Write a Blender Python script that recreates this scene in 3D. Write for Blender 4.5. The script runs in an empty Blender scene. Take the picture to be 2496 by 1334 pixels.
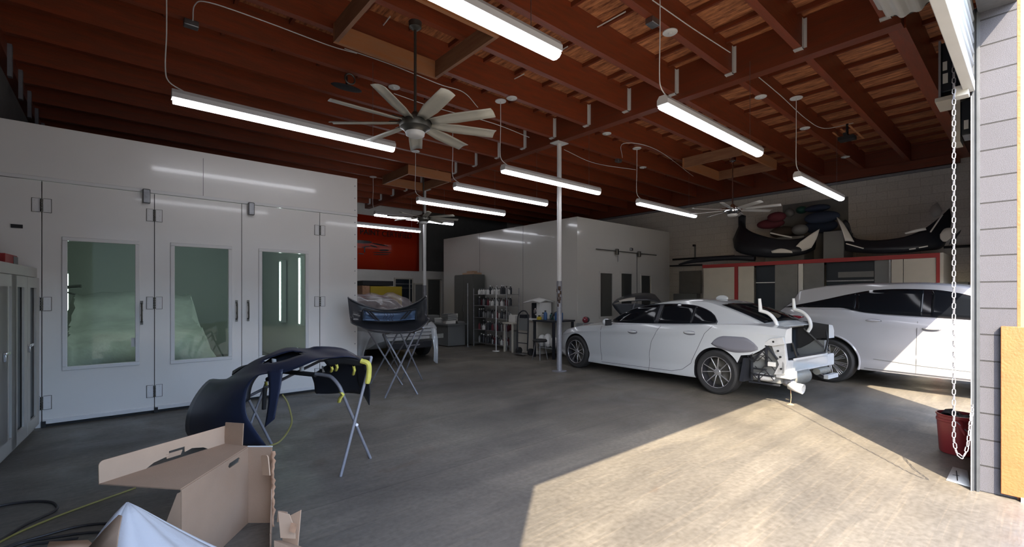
import bpy, bmesh, math, random
from mathutils import Vector, Matrix, Euler
from mathutils.geometry import tessellate_polygon
random.seed(7)
PI = math.pi
COL = bpy.context.scene.collection
V = Vector
# ---------------------------------------------------------------- camera frame
FPX = 1116.0
YAW = math.atan(968 / FPX)
FX, FY = math.sin(YAW), math.cos(YAW)
EYE = V((0, 0, 1.5))

def ray(px, py):
    r = (px - 1248) / FPX
    return V((FX + r * FY, FY - r * FX, (720 - py) / FPX))
def ont(px, py, t): return EYE + ray(px, py) * t
def onx(px, py, x):
    d = ray(px, py); return EYE + d * (x / d.x)
def ony(px, py, y):
    d = ray(px, py); return EYE + d * (y / d.y)
def onz(px, py, z=0.0):
    d = ray(px, py); return EYE + d * ((z - 1.5) / d.z)

# ---------------------------------------------------------------- materials
MATS = {}
def srgb(h):
    h = h.lstrip('#')
    out = []
    for i in (0, 2, 4):
        c = int(h[i:i+2], 16) / 255
        out.append(c / 12.92 if c < .04045 else ((c + .055) / 1.055) ** 2.4)
    return out
def mat(name, color, rough=.5, metal=0.0, var=0.0, scale=4.0, bump=0.0, bscale=40.0, stretch=(1, 1, 1),
        emit=None, estr=0.0, coat=0.0, alpha=1.0, trans=0.0, spec=.5, color2=None, rvar=0.0, bdist=.01):
    m = bpy.data.materials.new(name); m.use_nodes = True
    nt = m.node_tree; N = nt.nodes; L = nt.links
    b = N['Principled BSDF']
    c = srgb(color) if isinstance(color, str) else list(color)
    b.inputs['Base Color'].default_value = (*c, 1)
    b.inputs['Roughness'].default_value = rough
    b.inputs['Metallic'].default_value = metal
    b.inputs['Coat Weight'].default_value = coat
    b.inputs['Coat Roughness'].default_value = .06
    b.inputs['Alpha'].default_value = alpha
    b.inputs['Transmission Weight'].default_value = trans
    b.inputs['Specular IOR Level'].default_value = spec
    if emit:
        b.inputs['Emission Color'].default_value = (*srgb(emit), 1)
        b.inputs['Emission Strength'].default_value = estr
    if var or color2 or bump or rvar:
        tc = N.new('ShaderNodeTexCoord'); mp = N.new('ShaderNodeMapping')
        mp.inputs['Scale'].default_value = stretch
        L.new(tc.outputs['Object'], mp.inputs['Vector'])
    if var or color2 or rvar:
        n = N.new('ShaderNodeTexNoise'); n.inputs['Scale'].default_value = scale
        n.inputs['Detail'].default_value = 6; n.inputs['Roughness'].default_value = .6
        L.new(mp.outputs[0], n.inputs['Vector'])
        r = N.new('ShaderNodeValToRGB'); L.new(n.outputs['Fac'], r.inputs[0])
        r.color_ramp.elements[0].position = .3; r.color_ramp.elements[1].position = .7
        c2 = srgb(color2) if color2 else [min(1, x * (1 + var)) for x in c]
        c1 = c if color2 else [x * (1 - var) for x in c]
        r.color_ramp.elements[0].color = (*c1, 1); r.color_ramp.elements[1].color = (*c2, 1)
        if var or color2: L.new(r.outputs[0], b.inputs['Base Color'])
        if rvar:
            mr = N.new('ShaderNodeMapRange'); mr.inputs[3].default_value = max(0, rough - rvar); mr.inputs[4].default_value = rough + rvar
            L.new(n.outputs['Fac'], mr.inputs[0]); L.new(mr.outputs[0], b.inputs['Roughness'])
    if bump:
        n2 = N.new('ShaderNodeTexNoise'); n2.inputs['Scale'].default_value = bscale; n2.inputs['Detail'].default_value = 5
        L.new(mp.outputs[0], n2.inputs['Vector'])
        bp = N.new('ShaderNodeBump'); bp.inputs['Strength'].default_value = bump; bp.inputs['Distance'].default_value = bdist
        L.new(n2.outputs['Fac'], bp.inputs['Height']); L.new(bp.outputs[0], b.inputs['Normal'])
    MATS[name] = m
    return m
def M(n): return MATS[n]

# ---------------------------------------------------------------- mesh builder
def frame_z(d):
    d = d.normalized()
    up = V((0, 0, 1)) if abs(d.z) < .95 else V((0, 1, 0))
    x = up.cross(d).normalized(); y = d.cross(x)
    return Matrix((x, y, d)).transposed()
class MB:
    def __init__(s): s.bm = bmesh.new(); s.mi = 0
    def _f(s, vs):
        try:
            f = s.bm.faces.new(vs); f.material_index = s.mi; return f
        except ValueError: return None
    def m(s, i): s.mi = i; return s
    def bx(s, x0, x1, y0, y1, z0, z1):
        return s.hexa([V((x, y, z)) for z in (z0, z1) for x, y in ((x0, y0), (x1, y0), (x1, y1), (x0, y1))])
    def hexa(s, p):
        v = [s.bm.verts.new(q) for q in p]
        for f in ((3, 2, 1, 0), (4, 5, 6, 7), (0, 1, 5, 4), (1, 2, 6, 5), (2, 3, 7, 6), (3, 0, 4, 7)):
            s._f([v[i] for i in f])
        return s
    def beam(s, a, b, w, h, roll=0.0):
        a, b = V(a), V(b); R = frame_z(b - a)
        if roll: R = R @ Matrix.Rotation(roll, 3, 'Z')
        p = []
        for q in (a, b):
            for x, y in ((-w, -h), (w, -h), (w, h), (-w, h)):
                p.append(q + R @ V((x / 2, y / 2, 0)))
        return s.hexa(p)
    def tube(s, pts, r, seg=8, closed=False, caps=True):
        pts = [V(p) for p in pts]; n = len(pts)
        rs = r if isinstance(r, (list, tuple)) else [r] * n
        rings = []; prev = None
        for i, p in enumerate(pts):
            if closed: t = pts[(i + 1) % n] - pts[i - 1]
            else: t = pts[min(i + 1, n - 1)] - pts[max(i - 1, 0)]
            t.normalize()
            if prev is None: F = frame_z(t)
            else:
                x = prev - t * prev.dot(t)
                if x.length < 1e-6: x = frame_z(t).col[0]
                x.normalize(); F = Matrix((x, t.cross(x), t)).transposed()
            prev = F.col[0].copy()
            rings.append([s.bm.verts.new(p + F @ V((math.cos(2*PI*k/seg) * rs[i], math.sin(2*PI*k/seg) * rs[i], 0))) for k in range(seg)])
        m = n if closed else n - 1
        for i in range(m):
            a, b = rings[i], rings[(i + 1) % n]
            for k in range(seg): s._f([a[k], a[(k+1) % seg], b[(k+1) % seg], b[k]])
        if caps and not closed:
            s._f(list(reversed(rings[0]))); s._f(rings[-1])
        return s
    def cyl(s, a, b, r, r2=None, seg=20): return s.tube([a, b], [r, r if r2 is None else r2], seg)
    def lathe(s, prof, M4=None, seg=28, closed=False):
        M4 = M4 or Matrix.Identity(4); rings = []
        for (r, z) in prof:
            if r < 1e-5: rings.append([s.bm.verts.new(M4 @ V((0, 0, z)))])
            else: rings.append([s.bm.verts.new(M4 @ V((r*math.cos(2*PI*k/seg), r*math.sin(2*PI*k/seg), z))) for k in range(seg)])
        pairs = list(zip(rings, rings[1:])) + ([(rings[-1], rings[0])] if closed else [])
        for a, b in pairs:
            for k in range(seg):
                k2 = (k + 1) % seg
                if len(a) == 1 and len(b) == 1: continue
                if len(a) == 1: s._f([a[0], b[k2], b[k]])
                elif len(b) == 1: s._f([a[k], a[k2], b[0]])
                else: s._f([a[k], a[k2], b[k2], b[k]])
        return s
    def ell(s, c, r, seg=16, rings=10, M4=None):
        T = Matrix.Translation(V(c)) @ (M4 or Matrix.Identity(4)) @ Matrix.Diagonal((*r, 1))
        prof = [(math.sin(PI*i/rings), -math.cos(PI*i/rings)) for i in range(rings + 1)]
        prof[0] = (0, -1); prof[-1] = (0, 1)
        return s.lathe(prof, T, seg)
    def plate(s, loops, M4, th):
        """flat outline (first loop) with holes, in the local xy plane of M4, thickness th along local z"""
        tl = [[V((x, y, 0)) for x, y in lp] for lp in loops]
        flat = [p for lp in tl for p in lp]
        tris = tessellate_polygon(tl)
        lo = [s.bm.verts.new(M4 @ p) for p in flat]
        hi = [s.bm.verts.new(M4 @ (p + V((0, 0, th)))) for p in flat]
        for a, b, c in tris:
            s._f([lo[c], lo[b], lo[a]]); s._f([hi[a], hi[b], hi[c]])
        o = 0
        for lp in tl:
            n = len(lp)
            for i in range(n): s._f([lo[o+i], lo[o+(i+1) % n], hi[o+(i+1) % n], hi[o+i]])
            o += n
        return s
    def grid(s, rows, skip=(), wrap=False):
        vs = [[s.bm.verts.new(V(p)) for p in r] for r in rows]
        for i in range(len(vs) - 1):
            nj = len(vs[i])
            for j in range(nj if wrap else nj - 1):
                if (i, j) in skip: continue
                s._f([vs[i][j], vs[i][(j+1) % nj], vs[i+1][(j+1) % nj], vs[i+1][j]])
        return s
    def face(s, pts): s._f([s.bm.verts.new(V(p)) for p in pts]); return s
    def build(s, name, mats, parent=None, local=False, smooth=40, bevel=0, solid=0, subd=0, origin=None, mods=None, recalc=True):
        bm = s.bm
        if recalc: bmesh.ops.recalc_face_normals(bm, faces=bm.faces)
        me = bpy.data.meshes.new(name)
        if parent is not None:
            if not local:
                W = world_of(parent).inverted(); bmesh.ops.transform(bm, matrix=W, verts=bm.verts)
            loc = V((0, 0, 0))
            if name not in ():
                pass
        else:
            if origin is None:
                xs = [v.co for v in bm.verts]
                loc = V(((min(c.x for c in xs)+max(c.x for c in xs))/2, (min(c.y for c in xs)+max(c.y for c in xs))/2, min(c.z for c in xs)))
            else: loc = V(origin)
            bmesh.ops.translate(bm, vec=-loc, verts=bm.verts)
        bm.to_mesh(me); bm.free()
        if isinstance(mats, str): mats = [mats]
        for m_ in mats: me.materials.append(M(m_))
        if smooth:
            for p in me.polygons: p.use_smooth = True
            me.set_sharp_from_angle(angle=math.radians(smooth))
        o = bpy.data.objects.new(name, me); COL.objects.link(o)
        o.location = loc
        if parent is not None: o.parent = parent
        if solid:
            md = o.modifiers.new('solid', 'SOLIDIFY'); md.thickness = solid; md.offset = 0
        if subd:
            md = o.modifiers.new('sub', 'SUBSURF'); md.levels = subd; md.render_levels = subd
        if bevel:
            md = o.modifiers.new('bevel', 'BEVEL'); md.width = bevel; md.segments = 2; md.limit_method = 'ANGLE'; md.angle_limit = math.radians(40)
        return o
def world_of(o):
    m = Matrix.LocRotScale(o.location, o.rotation_euler, o.scale)
    while o.parent is not None:
        o = o.parent; m = Matrix.LocRotScale(o.location, o.rotation_euler, o.scale) @ m
    return m
def tag(o, label=None, cat=None, group=None, kind=None):
    if label: o['label'] = label
    if cat: o['category'] = cat
    if group: o['group'] = group
    if kind: o['kind'] = kind
    return o
def thing(name, label, cat, loc=(0, 0, 0), rz=0.0, group=None):
    o = bpy.data.objects.new(name, None); COL.objects.link(o); o.empty_display_size = .1
    o.location = loc; o.rotation_euler = (0, 0, rz)
    return tag(o, label, cat, group)
def struct(o, label, cat, group=None): return tag(o, label, cat, group, 'structure')
def copy_tree(o, parent=None):
    c = o.copy(); COL.objects.link(c)
    if parent: c.parent = parent
    for ch in [x for x in bpy.data.objects if x.parent == o]: copy_tree(ch, c)
    return c
def interp(tab, s):
    if s <= tab[0][0]: return tab[0][1]
    if s >= tab[-1][0]: return tab[-1][1]
    for i in range(len(tab) - 1):
        a, b = tab[i], tab[i+1]
        if a[0] <= s <= b[0]:
            u = (s - a[0]) / (b[0] - a[0]); h = b[0] - a[0]
            def sl(k):
                if k <= 0 or k >= len(tab) - 1: return (b[1] - a[1]) / h
                p, q, r = tab[k-1], tab[k], tab[k+1]
                d0 = (q[1]-p[1])/(q[0]-p[0]); d1 = (r[1]-q[1])/(r[0]-q[0])
                return 0 if d0*d1 <= 0 else 2*d0*d1/(d0+d1)
            m0, m1 = sl(i)*h, sl(i+1)*h
            return (2*u**3-3*u**2+1)*a[1]+(u**3-2*u**2+u)*m0+(-2*u**3+3*u**2)*b[1]+(u**3-u**2)*m1
def spline(pts, n=8, closed=False):
    pts = [V(p) for p in pts]; out = []; N = len(pts)
    rng = range(N if closed else N - 1)
    for i in rng:
        p0 = pts[(i-1) % N] if closed or i > 0 else pts[0]*2-pts[1]
        p1 = pts[i]; p2 = pts[(i+1) % N]
        p3 = pts[(i+2) % N] if closed or i < N-2 else pts[-1]*2-pts[-2]
        for k in range(n):
            u = k / n
            out.append(.5*((2*p1)+(p2-p0)*u+(2*p0-5*p1+4*p2-p3)*u*u+(3*p1-p0-3*p2+p3)*u**3))
    if not closed: out.append(pts[-1])
    return out

# ---------------------------------------------------------------- colours
mat('booth white', (.78, .755, .72), .22, var=.03, scale=.8, bump=.10, bscale=1.0, coat=.5, bdist=.05)
mat('booth white dimmed', (.46, .445, .41), .2, var=.03, scale=.8, bump=.12, bscale=1.0, coat=.6, bdist=.05)  # booth white darkened in its colour for the dimmer light farther in
mat('booth trim', (.72, .71, .70), .35)
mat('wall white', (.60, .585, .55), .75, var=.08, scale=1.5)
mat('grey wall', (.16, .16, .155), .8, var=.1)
mat('dark', (.012, .012, .014), .6)
mat('black plastic', (.018, .02, .026), .42, spec=.4)
mat('navy plastic', (.018, .025, .055), .36, var=.15, scale=3, coat=.15)
mat('rubber', (.014, .014, .015), .75)
mat('steel', (.30, .30, .31), .38, metal=.9, var=.2, scale=12)
mat('galvanised', (.25, .25, .275), .5, metal=.35, var=.12, scale=20)
mat('guide steel', (.05, .055, .062), .5, metal=.2, var=.15, scale=9)
mat('gloss black', (.006, .006, .008), .06, spec=.3)
mat('chrome', (.75, .75, .77), .12, metal=1)
mat('bronze', (.13, .125, .11), .38, metal=.8)
mat('blade', (.50, .48, .41), .5, var=.05, scale=8)
mat('white paint', (.66, .66, .65), .35)
mat('white metal', (.6, .6, .6), .45)
mat('lamp lens', (.9, .9, .9), .4, emit='#F4F6FF', estr=8.5)
mat('tube light', (.8, .9, .9), .4, emit='#E4FFF6', estr=13.0)
mat('car white', (.41, .43, .445), .18, coat=.6)
mat('suv white', (.30, .30, .32), .18, coat=.6)
mat('primer', (.13, .132, .155), .6)
mat('car glass', (.005, .006, .008), .05, spec=.13)
mat('rust', (.07, .042, .03), .8, var=.3, scale=30)
mat('red lens', (.16, .01, .02), .12, coat=.5)
mat('alloy', (.55, .55, .57), .25, metal=.8)
mat('wheel dark', (.02, .02, .024), .3)
mat('seam', (.06, .06, .065), .7)
mat('bare white metal', (.44, .445, .45), .5, var=.12, scale=9)
mat('orange paint', (.23, .078, .022), .6, var=.12, scale=6, bump=.3, bscale=60)
mat('wood', (.17, .046, .020), .4, color2='#8E4023', scale=2.2, stretch=(1, 9, 9), bump=.3, bscale=14)
mat('wood y', (.15, .042, .019), .4, color2='#7C3820', scale=2.2, stretch=(9, 1, 9), bump=.3, bscale=14)
mat('pale wood', (.36, .17, .08), .55, color2='#A8693C', scale=2, stretch=(1, 8, 8), bump=.2)
mat('pale wood y', (.30, .15, .075), .55, color2='#7A5038', scale=2, stretch=(8, 1, 8), bump=.2)
mat('cardboard', (.37, .24, .155), .8, var=.07, scale=3, bump=.1, bscale=120)
mat('cardboard inside', (.52, .35, .23), .8, var=.07, scale=3)
mat('torn card', (.42, .24, .14), .85, var=.2, scale=30)
mat('white cloth', (.52, .50, .50), .7, bump=.3, bscale=9, bdist=.03)
mat('yellow tape', (.62, .56, .10), .6, var=.12, scale=14)
mat('yellow hose', (.24, .21, .06), .5)
mat('black hose', (.035, .03, .028), .5)
mat('bucket red', (.22, .02, .025), .4, coat=.2)
mat('red paint', (.28, .018, .018), .5)
mat('outdoor wall', (.16, .155, .15), .8, var=.1)
mat('dim window', (.045, .047, .045), .08)
mat('banner red', (.42, .03, .008), .18, coat=.6, bump=.15, bscale=.9, bdist=.05)
mat('banner black', (.008, .006, .006), .3)
mat('beige panel', (.46, .43, .375), .6, var=.04)
mat('grey panel', (.15, .155, .155), .55, var=.05)
mat('blue black', (.008, .014, .022), .4)
mat('locker', (.42, .405, .37), .4, var=.04)
mat('locker slot', (.06, .065, .07), .3)
mat('cushion red', (.12, .02, .03), .8)
mat('cushion blue', (.022, .035, .07), .8)
mat('cushion green', (.02, .10, .085), .6)
mat('cushion brown', (.06, .045, .035), .8)
mat('yellow paint', (.42, .30, .02), .6)
mat('blue plastic', (.03, .09, .22), .4)
mat('yellow plastic', (.55, .42, .03), .4)
mat('clear plastic', (.35, .35, .36), .3)
mat('cover cloth', (.46, .48, .45), .6, bump=.5, bscale=3, bdist=.05, var=.15, scale=3)
mat('booth interior', (.42, .43, .41), .6)
mat('paper', (.6, .6, .58), .7)
mat('curtain', (.52, .52, .50), .45, metal=.2, var=.05)
mat('hood dark', (.03, .032, .038), .3, coat=.3)
mat('hood sheen', (.10, .16, .27), .25, metal=.3)
mat('aluminium dull', (.22, .22, .20), .55, metal=.4, var=.15, scale=14)
mat('grey cabinet', (.085, .087, .08), .5)

def glass_mat(name, tint, tr=.5):
    m = bpy.data.materials.new(name); m.use_nodes = True
    nt = m.node_tree; N = nt.nodes; L = nt.links; N.remove(N['Principled BSDF'])
    t = N.new('ShaderNodeBsdfTransparent'); t.inputs[0].default_value = (*tint, 1)
    g = N.new('ShaderNodeBsdfGlossy'); g.inputs['Roughness'].default_value = .02; g.inputs[0].default_value = (.9, .95, .93, 1)
    mx = N.new('ShaderNodeMixShader'); fr = N.new('ShaderNodeFresnel'); fr.inputs[0].default_value = 1.32
    L.new(fr.outputs[0], mx.inputs[0]); L.new(t.outputs[0], mx.inputs[1]); L.new(g.outputs[0], mx.inputs[2])
    L.new(mx.outputs[0], N['Material Output'].inputs[0]); MATS[name] = m
glass_mat('booth glass', (.87, .90, .875)); mat('clear sheet', (.42, .38, .40), .22, alpha=.35); glass_mat('dim glass', (.3, .32, .31))

def floor_mat():
    m = bpy.data.materials.new('concrete'); m.use_nodes = True; MATS['concrete'] = m
    nt = m.node_tree; N = nt.nodes; L = nt.links; b = N['Principled BSDF']
    tc = N.new('ShaderNodeTexCoord')
    def noise(sc, det=6, rot=0, st=(1, 1, 1), dist=0.):
        mp = N.new('ShaderNodeMapping'); mp.inputs['Scale'].default_value = st; mp.inputs['Rotation'].default_value = (0, 0, rot)
        L.new(tc.outputs['Object'], mp.inputs[0])
        n = N.new('ShaderNodeTexNoise'); n.inputs['Scale'].default_value = sc; n.inputs['Detail'].default_value = det
        n.inputs['Distortion'].default_value = dist; L.new(mp.outputs[0], n.inputs['Vector']); return n
    def ramp(src, p0, c0, p1, c1):
        r = N.new('ShaderNodeValToRGB'); L.new(src, r.inputs[0]); e = r.color_ramp.elements
        e[0].position = p0; e[0].color = (*c0, 1); e[1].position = p1; e[1].color = (*c1, 1); return r
    def mul(a, b_, fac=1.0, t='MULTIPLY'):
        x = N.new('ShaderNodeMix'); x.data_type = 'RGBA'; x.blend_type = t; x.inputs[0].default_value = fac
        L.new(a, x.inputs[6]); L.new(b_, x.inputs[7]); return x.outputs[2]
    base = ramp(noise(.55, 8, dist=.6).outputs[0], .3, (.088, .080, .069), .72, (.162, .147, .122))
    st = ramp(noise(1.1, 7, .6, (.35, 2.2, 1), 1.0).outputs[0], .3, (.72, .72, .74), .7, (1.2, 1.18, 1.15))
    fine = ramp(noise(26, 8).outputs[0], .3, (.80, .79, .77), .7, (1.16, 1.16, 1.16))
    scr = ramp(noise(7, 10, .8, (.15, 6, 1), .4).outputs[0], .56, (1, 1, 1), .64, (1.28, 1.24, 1.18))
    c = mul(mul(mul(base.outputs[0], st.outputs[0]), fine.outputs[0]), scr.outputs[0], .6)
    # stains
    sn = ramp(noise(.8, 3, dist=1.5).outputs[0], .66, (1, 1, 1), .72, (.78, .66, .6))
    c = mul(c, sn.outputs[0], .8)
    # cracks / joints
    sep = N.new('ShaderNodeSeparateXYZ'); L.new(tc.outputs['Object'], sep.inputs[0])
    for ax, pos in ((1, 3.35), (0, 6.61), (1, 7.0)):
        sb = N.new('ShaderNodeMath'); sb.operation = 'SUBTRACT'; sb.inputs[1].default_value = pos; L.new(sep.outputs[ax], sb.inputs[0])
        ab = N.new('ShaderNodeMath'); ab.operation = 'ABSOLUTE'; L.new(sb.outputs[0], ab.inputs[0])
        r = ramp(ab.outputs[0], .003, (.55, .55, .55), .007, (1, 1, 1)); c = mul(c, r.outputs[0])
    L.new(c, b.inputs['Base Color'])
    rr = ramp(noise(1.6, 6, dist=.8).outputs[0], .3, (.34,)*3, .7, (.62,)*3)
    L.new(rr.outputs[0], b.inputs['Roughness'])
    bp = N.new('ShaderNodeBump'); bp.inputs['Strength'].default_value = .25; bp.inputs['Distance'].default_value = .01
    L.new(noise(14, 8, .5, (.5, 2, 1)).outputs[0], bp.inputs['Height']); L.new(bp.outputs[0], b.inputs['Normal'])
floor_mat()

def block_mat(name, c1, mortar, bw, bh, plane='yz', bump=.6, rough=.85, grain=90, mort=.006, gb=.5, offs=(0, 0)):
    m = bpy.data.materials.new(name); m.use_nodes = True; MATS[name] = m
    nt = m.node_tree; N = nt.nodes; L = nt.links; b = N['Principled BSDF']; b.inputs['Roughness'].default_value = rough
    tc = N.new('ShaderNodeTexCoord'); sep = N.new('ShaderNodeSeparateXYZ'); L.new(tc.outputs['Object'], sep.inputs[0])
    cb = N.new('ShaderNodeCombineXYZ'); L.new(sep.outputs['XYZ'.index(plane[0].upper())], cb.inputs[0]); L.new(sep.outputs[2], cb.inputs[1])
    mp = N.new('ShaderNodeMapping'); mp.inputs['Location'].default_value = (*offs, 0); L.new(cb.outputs[0], mp.inputs[0])
    br = N.new('ShaderNodeTexBrick'); br.inputs['Scale'].default_value = 1; br.inputs['Brick Width'].default_value = bw; br.inputs['Row Height'].default_value = bh
    br.inputs['Mortar Size'].default_value = mort; br.inputs['Mortar Smooth'].default_value = .3
    br.inputs['Color1'].default_value = (*c1, 1); br.inputs['Color2'].default_value = (*[x*.93 for x in c1], 1); br.inputs['Mortar'].default_value = (*mortar, 1)
    L.new(mp.outputs[0], br.inputs[0])
    n = N.new('ShaderNodeTexNoise'); n.inputs['Scale'].default_value = grain; n.inputs['Detail'].default_value = 4; L.new(tc.outputs['Object'], n.inputs['Vector'])
    r = N.new('ShaderNodeValToRGB'); r.color_ramp.elements[0].position = .35; r.color_ramp.elements[0].color = (1-gb, 1-gb, 1-gb, 1)
    r.color_ramp.elements[1].position = .6; r.color_ramp.elements[1].color = (1, 1, 1, 1); L.new(n.outputs[0], r.inputs[0])
    mx = N.new('ShaderNodeMix'); mx.data_type = 'RGBA'; mx.blend_type = 'MULTIPLY'; mx.inputs[0].default_value = 1
    L.new(br.outputs[0], mx.inputs[6]); L.new(r.outputs[0], mx.inputs[7]); L.new(mx.outputs[2], b.inputs['Base Color'])
    ad = N.new('ShaderNodeMath'); ad.operation = 'MULTIPLY_ADD'; ad.inputs[1].default_value = -1.0; L.new(br.outputs['Fac'], ad.inputs[0])
    ml = N.new('ShaderNodeMath'); ml.operation = 'MULTIPLY'; ml.inputs[1].default_value = gb; L.new(n.outputs[0], ml.inputs[0]); L.new(ml.outputs[0], ad.inputs[2])
    bp = N.new('ShaderNodeBump'); bp.inputs['Strength'].default_value = bump; bp.inputs['Distance'].default_value = .012
    L.new(ad.outputs[0], bp.inputs['Height']); L.new(bp.outputs[0], b.inputs['Normal'])
block_mat('block grey', (.078, .078, .094), (.018, .018, .02), 30, .2, 'yz', .8, grain=300, gb=.45, offs=(7.3, 0))
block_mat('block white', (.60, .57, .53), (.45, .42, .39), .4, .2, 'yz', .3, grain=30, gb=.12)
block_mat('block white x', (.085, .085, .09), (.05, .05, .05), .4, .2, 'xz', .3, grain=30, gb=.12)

def deck_mat():
    m = bpy.data.materials.new('roof deck'); m.use_nodes = True; MATS['roof deck'] = m
    nt = m.node_tree; N = nt.nodes; L = nt.links; b = N['Principled BSDF']; b.inputs['Roughness'].default_value = .6
    tc = N.new('ShaderNodeTexCoord')
    mp = N.new('ShaderNodeMapping'); mp.inputs['Scale'].default_value = (8, 1.2, 1); L.new(tc.outputs['Object'], mp.inputs[0])
    n = N.new('ShaderNodeTexNoise'); n.inputs['Scale'].default_value = 2.4; n.inputs['Detail'].default_value = 8; n.inputs['Roughness'].default_value = .7; L.new(mp.outputs[0], n.inputs['Vector'])
    r = N.new('ShaderNodeValToRGB'); e = r.color_ramp.elements; L.new(n.outputs[0], r.inputs[0])
    e[0].position = .3; e[0].position = .36; e[0].color = (.13, .035, .015, 1); e[1].position = .62; e[1].color = (.66, .27, .115, 1)
    L.new(r.outputs[0], b.inputs['Base Color'])
    bp = N.new('ShaderNodeBump'); bp.inputs['Strength'].default_value = .6; L.new(n.outputs[0], bp.inputs['Height']); L.new(bp.outputs[0], b.inputs['Normal'])
deck_mat()
SKY = 1.6; HYM = 720
# ================================================================= THE SHELL
XL, XR, YB, YF0, YF1 = -1.1, 14.0, 15.3, .11, .31
BLK = 'block white'
o = MB().bx(XL - .2, XR + .2, -.0, YB + .2, -.15, 0).build('floor', 'concrete', origin=(0, 0, 0)); struct(o, 'worn grey concrete floor of the workshop', 'floor')
o = MB().bx(-14, 26, -16, -.002, -.17, -.012).build('ground', 'concrete', origin=(0, 0, 0)); struct(o, 'concrete apron outside the roll-up door', 'ground')
o = MB().bx(XL - .2, XR + .2, YF0, YB + 1.4, 5.0, 5.12).build('ceiling', 'roof deck', origin=(0, 0, 0)); struct(o, 'brown plywood roof deck above the joists', 'ceiling')
o = MB().bx(XL - .2, XL, YF0, YB + .2, 0, 5.0).build('wall_left', 'grey wall', origin=(0, 0, 0)); struct(o, 'grey left wall behind the paint booth', 'wall')
o = MB().bx(XR, XR + .2, YF0, YB + 1.4, 0, 5.0).build('wall_right', 'block white', origin=(0, 0, 0)); struct(o, 'off-white painted block wall behind the red framed shelving', 'wall')
# rear wall, with a recess right of the banner
w = MB()
w.bx(XL, 8.78, YB, YB + .2, 0, 5.0); w.bx(8.78, 9.02, YB, YB + .2, 2.44, 5.0) if False else None
w.bx(8.78, 9.0, YB, YB + .2, 0, 2.42); w.bx(9.0, 9.66, YB, YB + .2, 2.12, 2.42); w.bx(9.66, XR, YB, YB + .2, 0, 2.42)
o = w.build('wall_back', 'wall white', origin=(0, 0, 0)); struct(o, 'off-white back wall carrying the red banner', 'wall')
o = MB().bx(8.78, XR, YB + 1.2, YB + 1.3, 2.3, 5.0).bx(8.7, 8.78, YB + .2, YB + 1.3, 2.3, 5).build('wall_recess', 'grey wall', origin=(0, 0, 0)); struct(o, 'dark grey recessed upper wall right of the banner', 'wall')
o = MB().bx(8.78, XR, YB + .2, YB + 1.3, 2.3, 2.42).build('trim_2', 'wall white', origin=(0, 0, 0)); struct(o, 'ledge below the grey recess', 'trim')
# front wall with two openings
w = MB()
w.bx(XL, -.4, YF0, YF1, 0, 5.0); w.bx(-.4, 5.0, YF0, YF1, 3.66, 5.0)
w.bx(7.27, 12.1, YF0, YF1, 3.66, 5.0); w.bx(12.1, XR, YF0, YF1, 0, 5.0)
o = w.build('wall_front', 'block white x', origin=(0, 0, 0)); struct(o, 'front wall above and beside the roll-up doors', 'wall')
o = MB().bx(5.0, 7.27, YF0, YF1, 0, 5.0).build('wall_pier', 'block grey', origin=(0, 0, 0)); struct(o, 'grey rough block jamb in sunlight at the right of the opening', 'wall')
o = MB().bx(5.004, 7.27, YF0 - .018, YF0 - .001, 0, 5.0).build('trim_3', 'orange paint', origin=(5, 0, 0)); struct(o, 'orange painted outside face beside the door', 'trim')
o = MB().bx(4.90, 5.02, -.06, -.0, .0, .03).bx(4.95, 7.27, -.5, YF0-.02, 0, .035).build('trim_4', 'bare white metal'); struct(o, 'pale concrete curb at the foot of the jamb', 'trim')
# orange guard board on the jamb
g = thing('orange_board', 'orange board fixed low on the grey block jamb', 'board', (4.97, .13, .03))
MB().bx(4.955, 4.997, .05, .19, .03, 1.27).build('board', 'orange paint', g, bevel=.004)
o = MB().bx(-22, 26, -15, -14, -.1, 5.5).bx(-22, 26, -14, -13.8, 5.2, 5.6).build('outdoor_building', 'outdoor wall', origin=(0, -15, 0)); struct(o, 'plain building across the yard behind the viewpoint', 'building')
o = MB().bx(12.1, 12.16, .31, .42, 0, 4.2).bx(7.2, 7.27, .31, .42, 0, 4.2).build('door_guide', 'steel'); struct(o, 'steel guides of the second roll-up door', 'door guide')
# ceiling joists
ys = [1.13 + .86 * k for k in range(17)]
def joist(x0, x1, y, right):
    j = thing('ceiling_joist', 'red-brown wooden roof joist running %s the long girder' % ('right of' if right else 'left of'), 'joist', (x0, y, 4.6),
              group='roof joists right of the girder' if right else 'roof joists left of the girder'); j['kind'] = 'structure'
    MB().bx(x0, x1, y - .045, y + .045, 4.6, 5.0).build('timber', 'wood', j)
    h = MB(); xs = (x0 - .0, 1) if right else (x1, -1)
    X = xs[0]; s = xs[1]
    a, b_ = sorted((X + s*.0, X + s*.05))
    h.bx(a, b_, y - .05, y - .046, 4.58, 4.97).bx(a, b_, y + .046, y + .05, 4.58, 4.97)
    a, b_ = sorted((X, X + s*.07)); h.bx(a, b_, y - .05, y + .05, 4.585, 4.598)
    a, b_ = sorted((X + s*.001, X + s*.006)); h.bx(a, b_, y - .085, y - .045, 4.6, 4.97)
    h.build('joist_hanger', 'white metal', j, smooth=0)
for y in ys:
    if y > YB - .1: continue
    joist(XL, 6.53, y, False)
    if y > 1.2: joist(6.69, XR - .12, y, True)
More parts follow.
